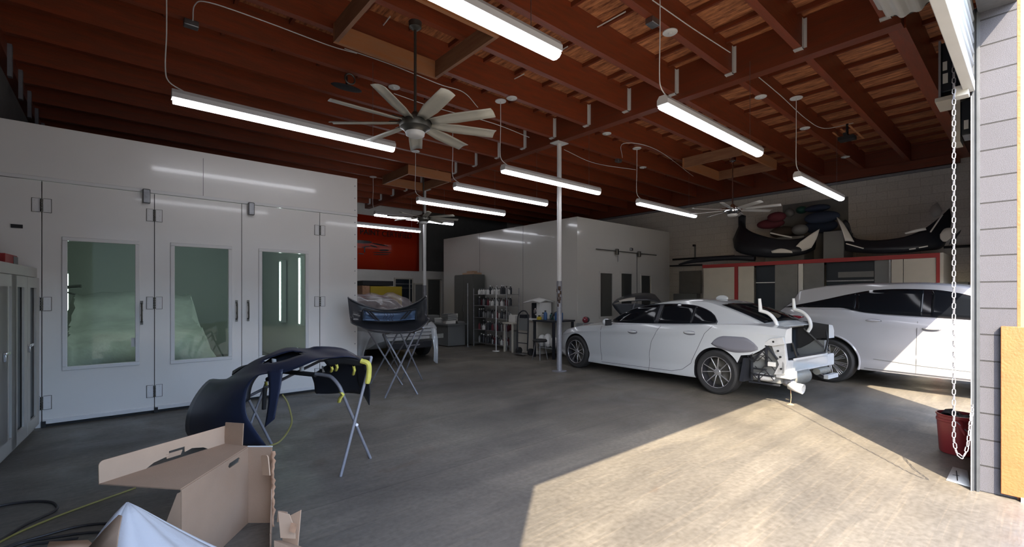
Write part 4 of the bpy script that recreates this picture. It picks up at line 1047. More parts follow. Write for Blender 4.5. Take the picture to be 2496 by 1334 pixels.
# loose fender panel hanging at the booth corner
def panel_from_pixels(rows, name, m_, th, **k):
    return MB().grid([[ont(*p) for p in r] for r in rows]).build(name, m_, solid=th, **k)
o = panel_from_pixels([[(871, 808, 8.6), (885, 808, 8.6), (900, 812, 8.6), (908, 812, 8.6)], [(871, 840, 8.6), (880, 838, 8.65), (890, 835, 8.65), (899, 830, 8.6)], [(871, 870, 8.6), (877, 868, 8.65), (882, 862, 8.65), (887, 860, 8.6)], [(872, 900, 8.6), (876, 900, 8.65), (880, 897, 8.65), (883, 893, 8.6)], [(872, 915, 8.6), (876, 915, 8.65), (880, 914, 8.65), (883, 913, 8.6)]], 'fender_panel', 'car white', .012)
tag(o, 'loose white car fender standing by the booth corner', 'fender')
o = panel_from_pixels([[(1050, 800, 9.9), (1056, 800, 9.9), (1062, 802, 9.9)], [(1054, 825, 9.85), (1061, 824, 9.9), (1067, 824, 9.9)], [(1058, 850, 9.8), (1063, 850, 9.9), (1068, 849, 9.9)], [(1057, 880, 9.8), (1062, 885, 9.8), (1067, 886, 9.8)]], 'fender_panel', 'car white', .012)
tag(o, 'narrow white fender piece hanging at the right front corner of the white car', 'fender')
# ================================================================= FOREGROUND
def pg(rows, dt=0): return [[ont(p[0], p[1], p[2] + dt) for p in r] for r in rows]
def dense(rows, n=4):
    """smooth a coarse net of points along both directions"""
    a = [spline(r, n) for r in rows]; cols = list(map(list, zip(*a))); cols = [spline(c, n) for c in cols]
    return list(map(list, zip(*cols)))
# bumper
bt_ = thing('bumper_stand', 'grey folding X-leg stand under the dark navy bumper cover', 'stand', onz(770, 1130))
def leg(parent, a, b_, r=.013, m_='galvanised', nm='leg'):
    return MB().tube([a, b_], r, 12).build(nm, m_, parent)
A0, B0, C0 = onz(830, 1162), onz(903, 1118), onz(663, 1085)
tA, tB, tC, tD = ont(905, 872, 4.0), ont(836, 962, 3.98), ont(603, 968, 4.45), ont(652, 925, 4.6)
D0 = onz(585, 1103)
leg(bt_, tA, A0); leg(bt_, tB, B0); leg(bt_, tC, C0); leg(bt_, tD, D0)
MB().tube(spline([tB, ont(826, 940, 4.0), ont(808, 920, 4.05), ont(792, 915, 4.1), ont(770, 912, 4.15)], 5), .016, 10).build('bent_tube', 'galvanised', bt_)
MB().tube([ont(770, 914, 4.15), ont(690, 906, 4.45), ont(652, 925, 4.6)], .022, 12).build('padded_bar', 'rubber', bt_)
MB().tube([tA, ont(870, 872, 4.2), ont(780, 880, 4.5), tC], .014, 10).build('cross_bar', 'galvanised', bt_)
MB().cyl(ont(870, 1036, 3.99), ont(870, 1036, 3.95), .012).build('pivot_bolt', 'steel', bt_)
def strip(pts, w, parent, nm='tape', m_='yellow tape'):
    rows = [[ont(x - w*.5, y, t), ont(x, y + 2, t - .01), ont(x + w*.5, y, t)] for x, y, t in pts]
    return MB().grid(rows).build(nm, m_, parent, solid=.003)
MB().tube(spline([ont(880, 880, 3.93), ont(898, 888, 3.93), ont(899, 915, 3.93), ont(895, 935, 3.93)], 6), [.022]*18 + [.018], 8).build('yellow_wrap', 'yellow tape', bt_)
strip([(830, 956, 3.95), (836, 962, 3.95), (829, 972, 3.95), (826, 981, 3.95)], 9, bt_, 'yellow_wrap')
for k, (x, y, t, l_) in enumerate(((820, 888, 4.0, 16), (862, 892, 3.98, 22), (808, 893, 4.02, 14), (648, 930, 4.5, 26))):
    strip([(x, y, t), (x + 2, y + l_*.5, t - .01), (x - 1, y + l_, t)], 7, bt_, 'tape_tail')
MB().tube([ont(646, 945, 4.45), ont(643, 998, 4.45)], .02, 12).build('hanging_grip', 'rubber', bt_)
bp_ = thing('bumper_cover', 'dark navy car bumper cover arched over the folding stand in the left foreground', 'bumper', onz(700, 1100))
wing = [  # outer silhouette -> inner edge, from the foot of the left wing up over the arch
    [(520, 1086, 4.62), (560, 1088, 4.35), (600, 1088, 4.2), (648, 1086, 4.15)],
    [(458, 1062, 4.70), (505, 1060, 4.42), (560, 1050, 4.2), (612, 1033, 4.1)],
    [(456, 1010, 4.72), (500, 1012, 4.42), (550, 1008, 4.2), (599, 1002, 4.1)],
    [(478, 962, 4.72), (515, 965, 4.45), (560, 966, 4.22), (600, 962, 4.12)],
    [(511, 926, 4.72), (540, 934, 4.45), (578, 938, 4.25), (609, 936, 4.14)],
    [(545, 927, 4.6), (572, 920, 4.42), (602, 918, 4.25), (626, 918, 4.15)],
    [(574, 911, 4.5), (598, 904, 4.38), (625, 906, 4.25), (652, 911, 4.15)],
    [(612, 884, 4.45), (632, 884, 4.36), (658, 892, 4.24), (691, 909, 4.12)],
    [(655, 864, 4.42), (672, 868, 4.34), (702, 882, 4.2), (728, 896, 4.08)],
    [(700, 848, 4.42), (715, 856, 4.32), (745, 868, 4.18), (776, 877, 4.06)],
    [(748, 850, 4.38), (762, 857, 4.3), (790, 866, 4.16), (818, 873, 4.03)],
    [(772, 845, 4.34), (795, 852, 4.26), (822, 860, 4.12), (846, 871, 4.0)],
    [(832, 849, 4.24), (846, 856, 4.18), (858, 864, 4.08), (868, 874, 3.98)],
    [(868, 868, 4.12), (872, 872, 4.08), (874, 876, 4.02), (876, 880, 3.96)]]
dn = dense(pg(wing), 4)
sk = set()
for i in range(len(dn) - 1):
    for j in range(len(dn[0]) - 1):
        if 28 <= i <= 36 and 4 <= j <= 6 and not (i in (28, 36) and j in (4, 6)): sk.add((i, j))
MB().grid(dn, skip=sk).build('cover_skin', 'navy plastic', bp_, solid=.006, smooth=70)
MB().grid(dense(pg([[(632, 892, 4.42), (660, 905, 4.36)], [(680, 862, 4.48), (700, 886, 4.4)], [(730, 848, 4.5), (752, 866, 4.42)]]), 3)).build('slot_backing', 'black plastic', bp_, solid=.006)
# return lip behind the edge
lip = [[r[0], r[0] + V((FX, FY, 0))*.10 + V((0, 0, -.03))] for r in dn[4:]]
MB().grid(lip).build('rear_flange', 'black plastic', bp_, solid=.004, smooth=70)
lip = [[r[-1], r[-1] + V((FX, FY, 0))*.07 + V((0, 0, .01))] for r in dn[10:]]
MB().grid(lip).build('inner_flange', 'black plastic', bp_, solid=.004, smooth=70)
MB().grid(dense(pg([[(652, 905, 4.15), (690, 900, 4.12)], [(656, 950, 4.12), (684, 945, 4.1)], [(652, 1000, 4.1), (676, 985, 4.08)], [(645, 1042, 4.08), (669, 1022, 4.06)]]), 4)).build('centre_strut', 'navy plastic', bp_, solid=.006, smooth=70)
MB().grid(dense(pg([[(566, 915, 4.75), (600, 892, 4.65), (640, 880, 4.6)], [(568, 905, 4.8), (590, 893, 4.7), (620, 889, 4.65)]]), 3)).build('rear_edge', 'black plastic', bp_, solid=.01)
MB().grid(dense(pg([[(758, 912, 4.45), (775, 905, 4.4), (800, 888, 4.3), (820, 878, 4.2)], [(766, 935, 4.45), (790, 935, 4.4), (815, 920, 4.3), (850, 885, 4.2)], [(768, 955, 4.45), (786, 958, 4.4), (830, 950, 4.3), (880, 895, 4.15)], [(772, 960, 4.45), (790, 958, 4.4), (850, 958, 4.3), (884, 962, 4.15)]]), 3)).build('far_side_skin', 'black plastic', bp_, solid=.006, smooth=70)
MB().grid(dense(pg([[(850, 878, 4.1), (868, 876, 4.05), (888, 880, 4.0)], [(868, 900, 4.12), (884, 905, 4.06), (896, 915, 4.0)], [(872, 930, 4.14), (888, 940, 4.08), (902, 952, 4.02)], [(884, 960, 4.14), (893, 975, 4.1), (900, 988, 4.04)]]), 3)).build('right_end_skin', 'black plastic', bp_, solid=.006, smooth=70)
MB().grid(dense(pg([[(790, 878, 4.08), (830, 872, 4.04), (868, 876, 3.98), (892, 884, 3.95)], [(800, 892, 4.1), (832, 886, 4.06), (860, 890, 4.0), (880, 892, 3.96)]]), 4)).build('wiring_loom', 'rubber', bp_, solid=.02, smooth=70)
for (x, y, t) in ((790, 900, 4.35), (845, 905, 4.25), (668, 882, 4.36), (735, 898, 4.2)):
    MB().grid(pg([[(x - 6, y - 8, t), (x + 5, y - 6, t)], [(x - 4, y + 8, t), (x + 6, y + 7, t)]])).build('white_clip', 'paper', bp_, solid=.004)
# floor hose behind the bumper
o = MB().tube(spline([onz(655, 1088, .012), ont(680, 1078, 4.62), ont(700, 1055, 4.68), ont(711, 1030, 4.7), ont(708, 1005, 4.7), ont(700, 980, 4.7), ont(688, 962, 4.7)], 8), .009, 8).build('hose', 'yellow hose'); tag(o, 'thin olive hose looping up behind the navy bumper', 'hose')
# hood on stands
hs = thing('hood_stand', 'front grey X-leg stand carrying the dark hood', 'stand', onz(960, 955))
def xframe(parent, pts):
    for a, b_ in pts: leg(parent, a, b_, .014)
xframe(hs, [(ont(935, 812, 6.9), onz(1018, 962)), (ont(1013, 812, 6.75), onz(938, 971)), (ont(897, 806, 7.5), onz(981, 939)), (ont(973, 806, 7.55), onz(903, 936))])
MB().tube([ont(935, 812, 6.9), ont(897, 806, 7.5)], .014).build('top_bar', 'steel', hs); MB().tube([ont(1013, 812, 6.75), ont(973, 806, 7.55)], .014).build('top_bar', 'steel', hs)
hs2 = thing('hood_stand', 'rear grey X-leg stand under the right side of the dark hood', 'stand', onz(1005, 925))
xframe(hs2, [(ont(973, 805, 7.7), onz(1029, 926)), (ont(1032, 800, 7.7), onz(980, 925)), (ont(933, 816, 8.3), onz(972, 900)), (ont(1000, 812, 8.3), onz(945, 902))])
MB().tube([ont(973, 805, 7.7), ont(933, 816, 8.3)], .014).build('top_bar', 'steel', hs2); MB().tube([ont(1032, 800, 7.7), ont(1000, 812, 8.3)], .014).build('top_bar', 'steel', hs2)
hd = thing('car_hood', 'dark car hood standing upright on the folding stands, blue sheen painted on its underside', 'car hood', ont(945, 800, 7.1))
skin = [[(848, 725, 7.1), (872, 738, 7.2), (905, 750, 7.3), (945, 756, 7.35), (985, 750, 7.3), (1015, 738, 7.2), (1039, 722, 7.1)],
        [(851, 752, 7.05), (875, 760, 7.2), (905, 766, 7.3), (945, 769, 7.33), (985, 766, 7.3), (1015, 760, 7.2), (1040, 748, 7.05)],
        [(854, 778, 7.0), (876, 784, 7.1), (905, 787, 7.2), (945, 789, 7.22), (985, 787, 7.2), (1016, 782, 7.1), (1041, 772, 7.0)],
        [(857, 788, 6.9), (878, 796, 6.85), (905, 800, 6.85), (945, 803, 6.85), (985, 804, 6.85), (1022, 800, 6.85), (1047, 778, 6.9)],
        [(880, 797, 6.75), (895, 804, 6.6), (915, 809, 6.55), (945, 811, 6.55), (985, 811, 6.55), (1012, 806, 6.6), (1030, 795, 6.75)]]
MB().grid(dense(pg(skin), 3)).build('hood_skin', 'hood dark', hd, solid=.015, smooth=70)
inner = [[(886, 757, 7.22), (915, 762, 7.25), (945, 763, 7.26), (975, 762, 7.25), (1013, 756, 7.2)], [(886, 769, 7.18), (915, 771, 7.22), (945, 772, 7.23), (975, 771, 7.22), (1012, 768, 7.17)], [(884, 781, 7.06), (915, 782, 7.12), (945, 783, 7.14), (975, 782, 7.12), (1011, 779, 7.05)]]
MB().grid(dense(pg(inner, -.02), 3)).build('sheen_panel', 'hood sheen', hd, solid=.006, smooth=70)['label'] = 'inner panel of the hood with a painted blue sheen'  # blue sheen of the hood is put into this panel's colour
m = MB()
for pts in (((884, 755), (915, 760), (945, 761), (975, 760), (1015, 754)), ((1015, 754), (1013, 782)), ((1013, 781), (945, 785), (883, 783)), ((883, 783), (884, 755)), ((893, 757), (918, 782)), ((902, 759), (925, 783)), ((1004, 757), (982, 782)), ((995, 759), (974, 783))):
    m.tube(spline([ont(x, y, 7.12) for x, y in pts], 4), .012, 6)
m.build('inner_frame', 'black plastic', hd)
MB().tube(spline([ont(x, y, t - .02) for x, y, t in skin[0]], 4), .014, 6).build('front_edge', 'steel', hd)
m = MB()
for x in (936, 942, 950, 956): m.tube(spline([ont(x, 764, 7.15), ont(x + 3, 770, 7.14), ont(x - 2, 776, 7.13), ont(x + 1, 782, 7.1)], 4), .004, 5)
m.build('latch_wires', 'navy plastic', hd)

# ---------------- cardboard
def card(name, loops, o, u, v, th, m_, parent, **k):
    """flat sheet: loops in metres along u,v from corner o"""
    o, u, v = V(o), V(u).normalized(), V(v); v = (v - u*v.dot(u)).normalized(); n = u.cross(v)
    M4 = Matrix((u, v, n)).transposed().to_4x4(); M4.translation = o
    return MB().plate(loops, M4, th).build(name, m_, parent, smooth=0, **k)
def rounded(w, h, r, tl=True, tr=True):
    p = [(0, 0), (w, 0)]
    if tr: p += [(w - r + r*math.cos(a), h - r + r*math.sin(a)) for a in [PI/2*i/6 for i in range(7)]]
    else: p.append((w, h))
    if tl: p += [(r + r*math.cos(a), h - r + r*math.sin(a)) for a in [PI/2 + PI/2*i/6 for i in range(7)]]
    else: p.append((0, h))
    return p
ZT = .5
Ab, Bb, Cb, Db = onz(240, 1182, ZT), onz(440, 1195, ZT), onz(604, 1090, ZT), onz(548, 1083, ZT)
Eb = onz(664, 1090, ZT)
Z3 = V((0, 0, 1))
bx_ = thing('cardboard_box', 'large open cardboard box standing in the left foreground, lid folded up', 'box', V(((Bb.x+Eb.x)/2, (Bb.y+Eb.y)/2, 0)))
th = .006
L_ = (Cb - Bb).length
# side wall with hand slot
card('side_wall', [[(0, 0), (L_, 0), (L_, -ZT + .002), (0, -ZT + .002)], [(L_*.66, -.025), (L_*.82, -.025), (L_*.84, -.04), (L_*.82, -.055), (L_*.66, -.055), (L_*.64, -.04)]], Bb, Cb - Bb, Z3, th, 'cardboard', bx_)
card('end_wall', [[(0, 0), ((Eb-Cb).length, 0), ((Eb-Cb).length, -ZT + .002), (0, -ZT + .002)]], Cb, Eb - Cb, Z3, th, 'cardboard', bx_)
Eg = V((Eb.x, Eb.y, 0)); Fb = onz(655, 1500, 0) 
card('far_wall', [[(0, 0), (.02, -.10), (.05, -.11), (.12, -.30), (.45, -.36), (.45, -ZT + .002), (0, -ZT + .002)]], Eb, Fb - Eg, Z3, th, 'cardboard', bx_)
# near flap left of corner B
W2 = .17; dl = (Ab - Bb); dl.z = 0
card('front_wall', [[(0, 0), (.02, -.01), (.10, -.20), (.20, -.34), (.24, -ZT + .002), (0, -ZT + .002)]], Bb - V((0, 0, .01)), dl, Z3, th, 'cardboard inside', bx_)
top = MB()
# lid with thumb cut
def lerp2(a, b_, u): return a.lerp(b_, u)
lid = [Ab, Bb, Cb, Db]
T4 = Matrix.Identity(4); T4.translation = (0, 0, ZT)
cut = [lerp2(Ab, Db, .42) , lerp2(Ab, Db, .44)]
card('lid', [[(p.x, p.y) for p in lid]], V((0, 0, ZT)), V((1, 0, 0)), V((0, 1, 0)), th, 'cardboard', bx_)
u = (Db - Ab); Lf = u.length + .03; hf = .118
slot = [(Lf*.30, .0), (Lf*.34, .035), (Lf*.42, .055), (Lf*.47, .058), (Lf*.47, .006), (Lf*.60, .006), (Lf*.60, .06), (Lf*.66, .045), (Lf*.74, .03), (Lf*.80, .0)]
pl = [(0, 0)] + [(Lf*.30, 0), (Lf*.36, .022), (Lf*.46, .034), (Lf*.475, .036), (Lf*.475, .062), (Lf*.60, .062), (Lf*.60, .028), (Lf*.66, .038), (Lf*.76, .020), (Lf*.80, 0)] + rounded(Lf, hf, .025)[1:]
card('lid_flange', [pl], Ab + V((0, 0, .004)), u, Z3 + V((-.05, .02, 0)), th, 'cardboard inside', bx_)
card('lid_tab', [[(0, 0), (.095, 0), (.09, -.03), (.01, -.03)]], lerp2(Ab, Db, .47) + V((0, 0, .052)), u, Z3 + V((.3, -.2, 0)), th, 'cardboard inside', bx_)
card('back_flap', [[(0, 0), (.155, 0), (.165, .15), (.012, .145)], ], Db + V((0, 0, .003)), Cb - Db, Z3, th, 'cardboard', bx_)
MB().tube([Cb + V((0, 0, .003)), Eb + V((0, 0, .003))], .005, 6).build('cut_edge', 'paper', bx_)
e0, e1 = Eb + V((0, 0, .0)), V((Eb.x, Eb.y, 0.02))
p0 = ont(661, 1096, 2.93)
rows = []
for i in range(24):
    z = ZT - i*.021; rows.append([V((p0.x + random.uniform(-.006, .006), p0.y + random.uniform(-.006, .006), z)), V((p0.x + .018 + random.uniform(-.006, .008), p0.y - .01, z))])
MB().grid(rows).build('torn_edge', 'torn card', bx_, solid=.004)
card('side_tab', [rounded(.082, .12, .02)], ont(642, 1158, 2.8), ont(674, 1160, 2.72) - ont(642, 1158, 2.8), Z3, th, 'cardboard inside', bx_)['label'] = 'small lighter tab folded over the box edge'
# small torn carton at the right
c2 = thing('cardboard_box', 'small torn cardboard carton at the bottom, right of the large box', 'box', onz(700, 1420, 0))
a0, a1, a2 = ont(672, 1334, 2.5), ont(722, 1334, 2.5), ont(716, 1318, 2.5)
card('back_panel', [[(0, 0), (.10, 0), (.145, .21), (.02, .16)]], ont(690, 1334, 2.62), ont(725, 1334, 2.6) - ont(690, 1334, 2.62), Z3, th, 'cardboard inside', c2)
card('front_flap', [[(.02, 0), (.10, .0), (.095, .05), (.06, .13), (0, .14)]], ont(676, 1310, 2.5), ont(712, 1312, 2.5) - ont(676, 1310, 2.5), Z3, th, 'cardboard inside', c2)
card('top_flap', [[(0, 0), (.06, 0), (.06, .05), (.01, .06)]], ont(676, 1272, 2.52), ont(705, 1270, 2.52) - ont(676, 1272, 2.52), Z3, th, 'cardboard', c2)
card('label_patch', [[(0, 0), (.035, 0), (.035, .05), (0, .05)]], ont(704, 1296, 2.46), ont(720, 1300, 2.46) - ont(704, 1296, 2.46), Z3, .002, 'torn card', c2)
q0, q1 = ont(668, 1318, 2.47), ont(735, 1318, 2.47)
m = MB().hexa([V((q0.x, q0.y, 0.0)), V((q1.x, q1.y, 0.0)), V((q1.x + .13, q1.y + .12, 0.0)), V((q0.x + .13, q0.y + .12, 0.0)), q0, ont(728, 1340, 2.47), ont(738, 1334, 2.6), ont(690, 1318, 2.62)])
m.build('carton_body', 'cardboard', c2, smooth=0)
# draped white sheet over carton
ap = ont(310, 1226, 2.05)
sh = thing('draped_sheet', 'white cloth peaked over a carton at the bottom left corner', 'cloth', V((ap.x, ap.y, 0)))
rows = []; NA = 72
lowpts = {}
for i in range(16):
    u = i/15; row = []
    for j in range(NA + 1):
        a = 2*PI*j/NA
        R = .004 + .40*u**.85; R *= 1 + .32*math.cos(a - 5.6)*min(1, u*1.5)
        fold = .028*math.sin(7*a + 1.2)*u + .012*math.sin(15*a)*u
        z = ap.z - (ap.z - .03)*(u**.95) + .02*math.sin(4*a)*u*(1-u) 
        row.append(V((ap.x + (R + fold)*math.cos(a), ap.y + (R + fold)*math.sin(a), max(.012, z))))
    rows.append(row)
cl = MB().grid(rows[:]).build('cloth', 'white cloth', sh, solid=.003, smooth=80)
MB().grid([[ont(212, 1340, 1.93), ont(240, 1340, 1.91), ont(284, 1340, 1.86)], [ont(256, 1290, 1.95), ont(270, 1290, 1.93), ont(290, 1294, 1.88)], [ont(290, 1256, 1.98), ont(293, 1256, 1.97), ont(297, 1258, 1.95)]]).build('carton_corner', 'cardboard', sh, solid=.004)
q = [ont(120, 1322, 2.1), ont(215, 1318, 2.15), ont(240, 1340, 2.0), ont(110, 1345, 2.0)]
o = MB().grid([[q[0], q[1]], [q[3], q[2]]]).build('cardboard_scrap', 'cardboard inside', solid=.005)
o.data.transform(Matrix.Translation((0, 0, 0))); tag(o, 'flat brown cardboard scrap at the bottom edge left of the white cloth', 'cardboard')
# hoses on the floor
def hose(pts, label, m_, r=.010):
    o = MB().tube(spline([onz(x, y, r) for x, y in pts], 8), r, 8).build('hose', m_); tag(o, label, 'hose')
hose([(330, 1190), (240, 1222), (150, 1255), (60, 1292), (0, 1322), (-30, 1340)], 'yellow air hose lying across the floor at the lower left', 'yellow hose', .007)
hose([(-30, 1240), (30, 1228), (90, 1222), (130, 1226), (138, 1242), (100, 1262), (60, 1280), (10, 1312), (-20, 1325)], 'dark hose curling on the floor beside the yellow hose', 'black hose', .009)
hose([(290, 1274), (230, 1278), (180, 1286), (110, 1305), (40, 1325), (0, 1340)], 'black cable lying nearest the white cloth', 'black hose', .008)
hose([(270, 1296), (200, 1300), (120, 1312), (60, 1322), (20, 1336)], 'second black cable just below the other at the bottom left', 'black hose', .008)
hose([(190, 1312), (120, 1322), (70, 1330), (20, 1345)], 'lowest short black cable at the bottom left edge', 'black hose', .007)
# ---------------- lockers at left
LA, LB = onz(90, 1047), onz(0, 1138)
u = (LB - LA).normalized(); n = V((-u.y, u.x, 0))
if n.dot(EYE - LA) < 0: n = -n
def locs(px_, py_):
    d = ray(px_, py_); t = (LA - EYE).dot(n)/d.dot(n); p = EYE + d*t; return (p - LA).dot(u), p.z
def LM(o=LA):
    M4 = Matrix((u, Z3, u.cross(Z3))).transposed().to_4x4(); M4.translation = o; return M4
out = 1 if u.cross(Z3).dot(n) > 0 else -1
lk = thing('locker', 'pale grey-green metal locker at the left edge with slotted doors', 'locker', LA + u*.5)
H = 1.80; WL = 1.5
def lplate(loops, th, off, nm, m_, par, **k):
    M4 = LM(LA + n*off)
    if out < 0: M4 = M4 @ Matrix.Translation((0, 0, -th))
    return MB().plate(loops, M4, th).build(nm, m_, par, smooth=0, **k)
a, b_ = LA - n*.5, LA + u*WL - n*.5
MB().hexa([a, a + u*WL, LA + u*WL - n*.02, LA - n*.02, a + Z3*H, a + u*WL + Z3*H, LA + u*WL - n*.02 + Z3*H, LA - n*.02 + Z3*H]).build('cabinet_body', 'locker', lk, bevel=.004)
lplate([[(-.0, 1.70), (WL, 1.70), (WL, 1.80), (-.0, 1.80)]], .02, -.02, 'top_rail', 'locker', lk)
e = [locs(-80, 800)[0], locs(26, 800)[0], locs(60, 800)[0], 0.0]
ed = [0.0, locs(61, 800)[0], locs(22, 800)[0], .95, WL]
sl = [(locs(83, 0)[0], locs(68, 0)[0]), (locs(53, 0)[0], locs(36, 0)[0]), (locs(12, 0)[0], locs(-10, 0)[0]), (1.05, 1.2)]
for i in range(4):
    x0, x1 = ed[i] + .004, ed[i+1] - .004; s0, s1 = sl[i]
    dd = lplate([[(x0, .06), (x1, .06), (x1, 1.69), (x0, 1.69)], [(s0, .18), (s1, .18), (s1, 1.58), (s0, 1.58)]], .018, 0, 'door', 'locker', lk)
    lplate([[(s0 - .002, .17), (s1 + .002, .17), (s1 + .002, 1.59), (s0 - .002, 1.59)]], .004, -.012, 'slot_panel', 'locker slot', dd)
    if i in (0, 2):
        hx = locs(64, 0)[0] if i == 0 else locs(4, 0)[0]; p = LA + u*hx + Z3*(.98) + n*.03
        MB().beam(p - u*.08, p + u*.05, .025, .03).tube([p + u*.02 - n*.03, p + u*.02 + n*.015], .014).beam(p + u*.05, p + u*.05 - Z3*.07, .02, .02).build('handle', 'chrome', dd, bevel=.004)
p = [LA + u*s_ - n*d_ for s_, d_ in ((.17, .12), (.62, .12), (.62, .4), (.17, .4))]
zt1 = 1.81
t = thing('carton', 'red and dark printed box lying on top of the locker', 'box', p[0] + Z3*zt1)
MB().hexa([q + Z3*zt1 for q in p] + [q + Z3*(zt1 + .11) for q in p]).build('box_body', 'red paint', t, bevel=.003)
MB().hexa([LA + u*s_ - n*d_ + Z3*(zt1 + .012 + dz) for dz in (0, .085) for s_, d_ in ((.168, .119), (.33, .119), (.33, .115), (.168, .115))]).build('printed_side', 'grey panel', t)
# ================================================================= BACK OF THE SHOP
def W3(x, y, z): return V((x, y, z))
# banner
bl, br, bzt, bzb = 3.4, ony(1020.5, 0, YB).x, 4.28, 2.40
bn = thing('wall_banner', 'large glossy red banner on the back wall with black lettering and car graphic', 'banner', ((bl+br)/2, YB - .02, bzb))
rows = [[(bl + (br-bl)*i/30, YB - .02 - .012*math.sin(i*.9) , z) for i in range(31)] for z in (bzb, (bzb+bzt)/2, bzt)]
MB().grid(rows).build('banner_sheet', 'banner red', bn, solid=.004, smooth=60)
def text(body, size, loc, m_, parent, sx=1.0, rot=(PI/2, 0, 0), ext=.002):
    cu = bpy.data.curves.new('lettering', 'FONT'); cu.body = body; cu.size = size; cu.extrude = ext; cu.materials.append(M(m_))
    o = bpy.data.objects.new('lettering', cu); COL.objects.link(o); o.location = V(loc) - world_of(parent).translation; o.rotation_euler = rot; o.scale = (sx, 1, 1); o.parent = parent
    return o
tl, tr = ony(876, 560, YB).x, ony(1001, 572, YB).x
o = text('PAINT CERTIFIED', .26, (tl, YB - .045, ony(876, 569, YB).z - .03), 'banner black', bn)
bpy.context.view_layer.update(); sx_ = (tr - tl)/max(.1, o.dimensions.x)
me = bpy.data.meshes.new_from_object(o.evaluated_get(bpy.context.evaluated_depsgraph_get())); me.materials.clear(); me.materials.append(M('banner black'))
n_ = bpy.data.objects.new('lettering', me); COL.objects.link(n_); n_.parent = bn; n_.location = o.location; n_.rotation_euler = o.rotation_euler; n_.scale = (sx_, 1, 1); bpy.data.objects.remove(o, do_unlink=True)
def bshape(pts, nm='graphic', m_='banner black'):
    P_ = [ony(x, y, YB) for x, y in pts]
    MX = Matrix(((1, 0, 0, 0), (0, 0, 1, YB - .045), (0, 1, 0, 0), (0, 0, 0, 1)))
    return MB().plate([[(p.x, p.z) for p in P_]], MX, .003).build(nm, m_, bn, smooth=0)
def el(cx, cy, rx, ry, sl=0): return [(cx + rx*math.cos(a), cy + ry*math.sin(a) + sl*rx*math.cos(a)) for a in [2*PI*i/18 for i in range(18)]]
for e in (el(880, 590, 26, 4, .05), el(925, 597, 20, 1.6, .18), el(910, 601, 9, 1.8, .25), el(935, 610.5, 12, 2.2), el(930, 616, 23, 1.2), el(928, 621, 20, 1.2), el(879, 619, 7, 1.4, .1), el(890, 602, 11, 1.2, -.1)): bshape(e)
bshape([(886, 603), (889, 602), (889, 616), (886, 616)])
# windows and door in the back wall
def wallframe(px0, px1, py0, zb, nm, lab, cat, ym=YB - .03, m_='blue black'):
    a, b_ = ony(px0, 0, ym), ony(px1, 0, ym); zt = ony((px0+px1)/2, py0, ym).z
    t = thing(nm, lab, cat, ((a.x+b_.x)/2, ym, zb)); t['kind'] = 'structure'
    e = .05
    m = MB().bx(a.x - e, b_.x + e, ym - .02, ym + .02, zt, zt + e).bx(a.x - e, a.x, ym - .02, ym + .02, zb, zt).bx(b_.x, b_.x + e, ym - .02, ym + .02, zb, zt)
    m.build('frame', 'beige panel', t); MB().bx(a.x, b_.x, ym, ym + .025, zb, zt).build('panel', m_, t)
    return t, a.x, b_.x, zt
t, a, b_, zt = wallframe(1043, 1072, 683, 0.0, 'door_3', 'dark grey door in the back wall behind the rear post', 'door', ym=YB + .1, m_='grey cabinet')
MB().cyl((a + .08, YB + .1, 1.0), (a + .08, YB + .03, 1.0), .03).build('door_knob', 'steel', t)
t, a, b_, zt = wallframe(964, 1004, 681, .95, 'window_1', 'dark window in the back wall below the banner', 'window')
for z in (1.75, 1.9): MB().bx(a, b_, YB - .045, YB - .03, z, z + .025).build('blind_slat', 'steel', t)
MB().bx(b_ - .12, b_ - .08, YB - .05, YB - .03, .95, zt).build('mullion', 'beige panel', t)
t, a, b_, zt = wallframe(1012, 1030, 694, .4, 'window_2', 'narrow dark glass panel beside the rear post', 'window', ym=YB - .06, m_='grey panel')
# yellow cabinet with black tray
YC = 14.6
a, b_, c = ony(884, 0, YC).x, ony(959, 0, YC).x, ony(980, 0, YC).x; z1 = ony(940, 697, YC).z; z2 = ony(920, 687, YC).z; z0 = ony(903, 0, YC).x
t = thing('tool_cabinet', 'yellow cabinet behind the white car below the banner', 'cabinet', ((a+c)/2, YC + .3, 0))
MB().bx(z0, c, YC, YC + .55, 0, z1 - .02).build('cabinet_body', 'yellow paint', t, bevel=.01)
MB().bx(a, z0 - .01, YC + .02, YC + .5, 0, z1).build('side_unit', 'torn card', t, bevel=.01)
o = MB().bx(a, b_, YC, YC + .5, z1 + .002, z2 + .03).build('storage_tray', 'dark', bevel=.01); tag(o, 'long black tray on top of the yellow cabinet', 'tray')
# grey tall cabinet by the second booth
t = thing('tall_cabinet', 'tall dark grey steel cabinet against the second booth', 'cabinet', (8.3, 11.6, 0))
MB().bx(8.1, 8.52, 11.1, 12.1, .02, 2.13).build('cabinet_body', 'grey cabinet', t, bevel=.004)
for y0, y1 in ((11.11, 11.595), (11.605, 12.09)):
    d_ = MB().bx(8.08, 8.098, y0, y1, .1, 2.1).build('door', 'grey cabinet', t, bevel=.003)
    MB().bx(8.06, 8.08, (11.56 if y0 < 11.3 else 11.63), (11.57 if y0 < 11.3 else 11.64), 1.0, 1.2).build('handle', 'steel', d_)
o = MB().bx(8.15, 8.45, 11.15, 11.75, 2.132, 2.19).bx(8.2, 8.4, 11.3, 11.6, 2.19, 2.24).build('folded_sheet', 'cardboard', bevel=.01); tag(o, 'flat brown carton on top of the tall grey cabinet', 'box')
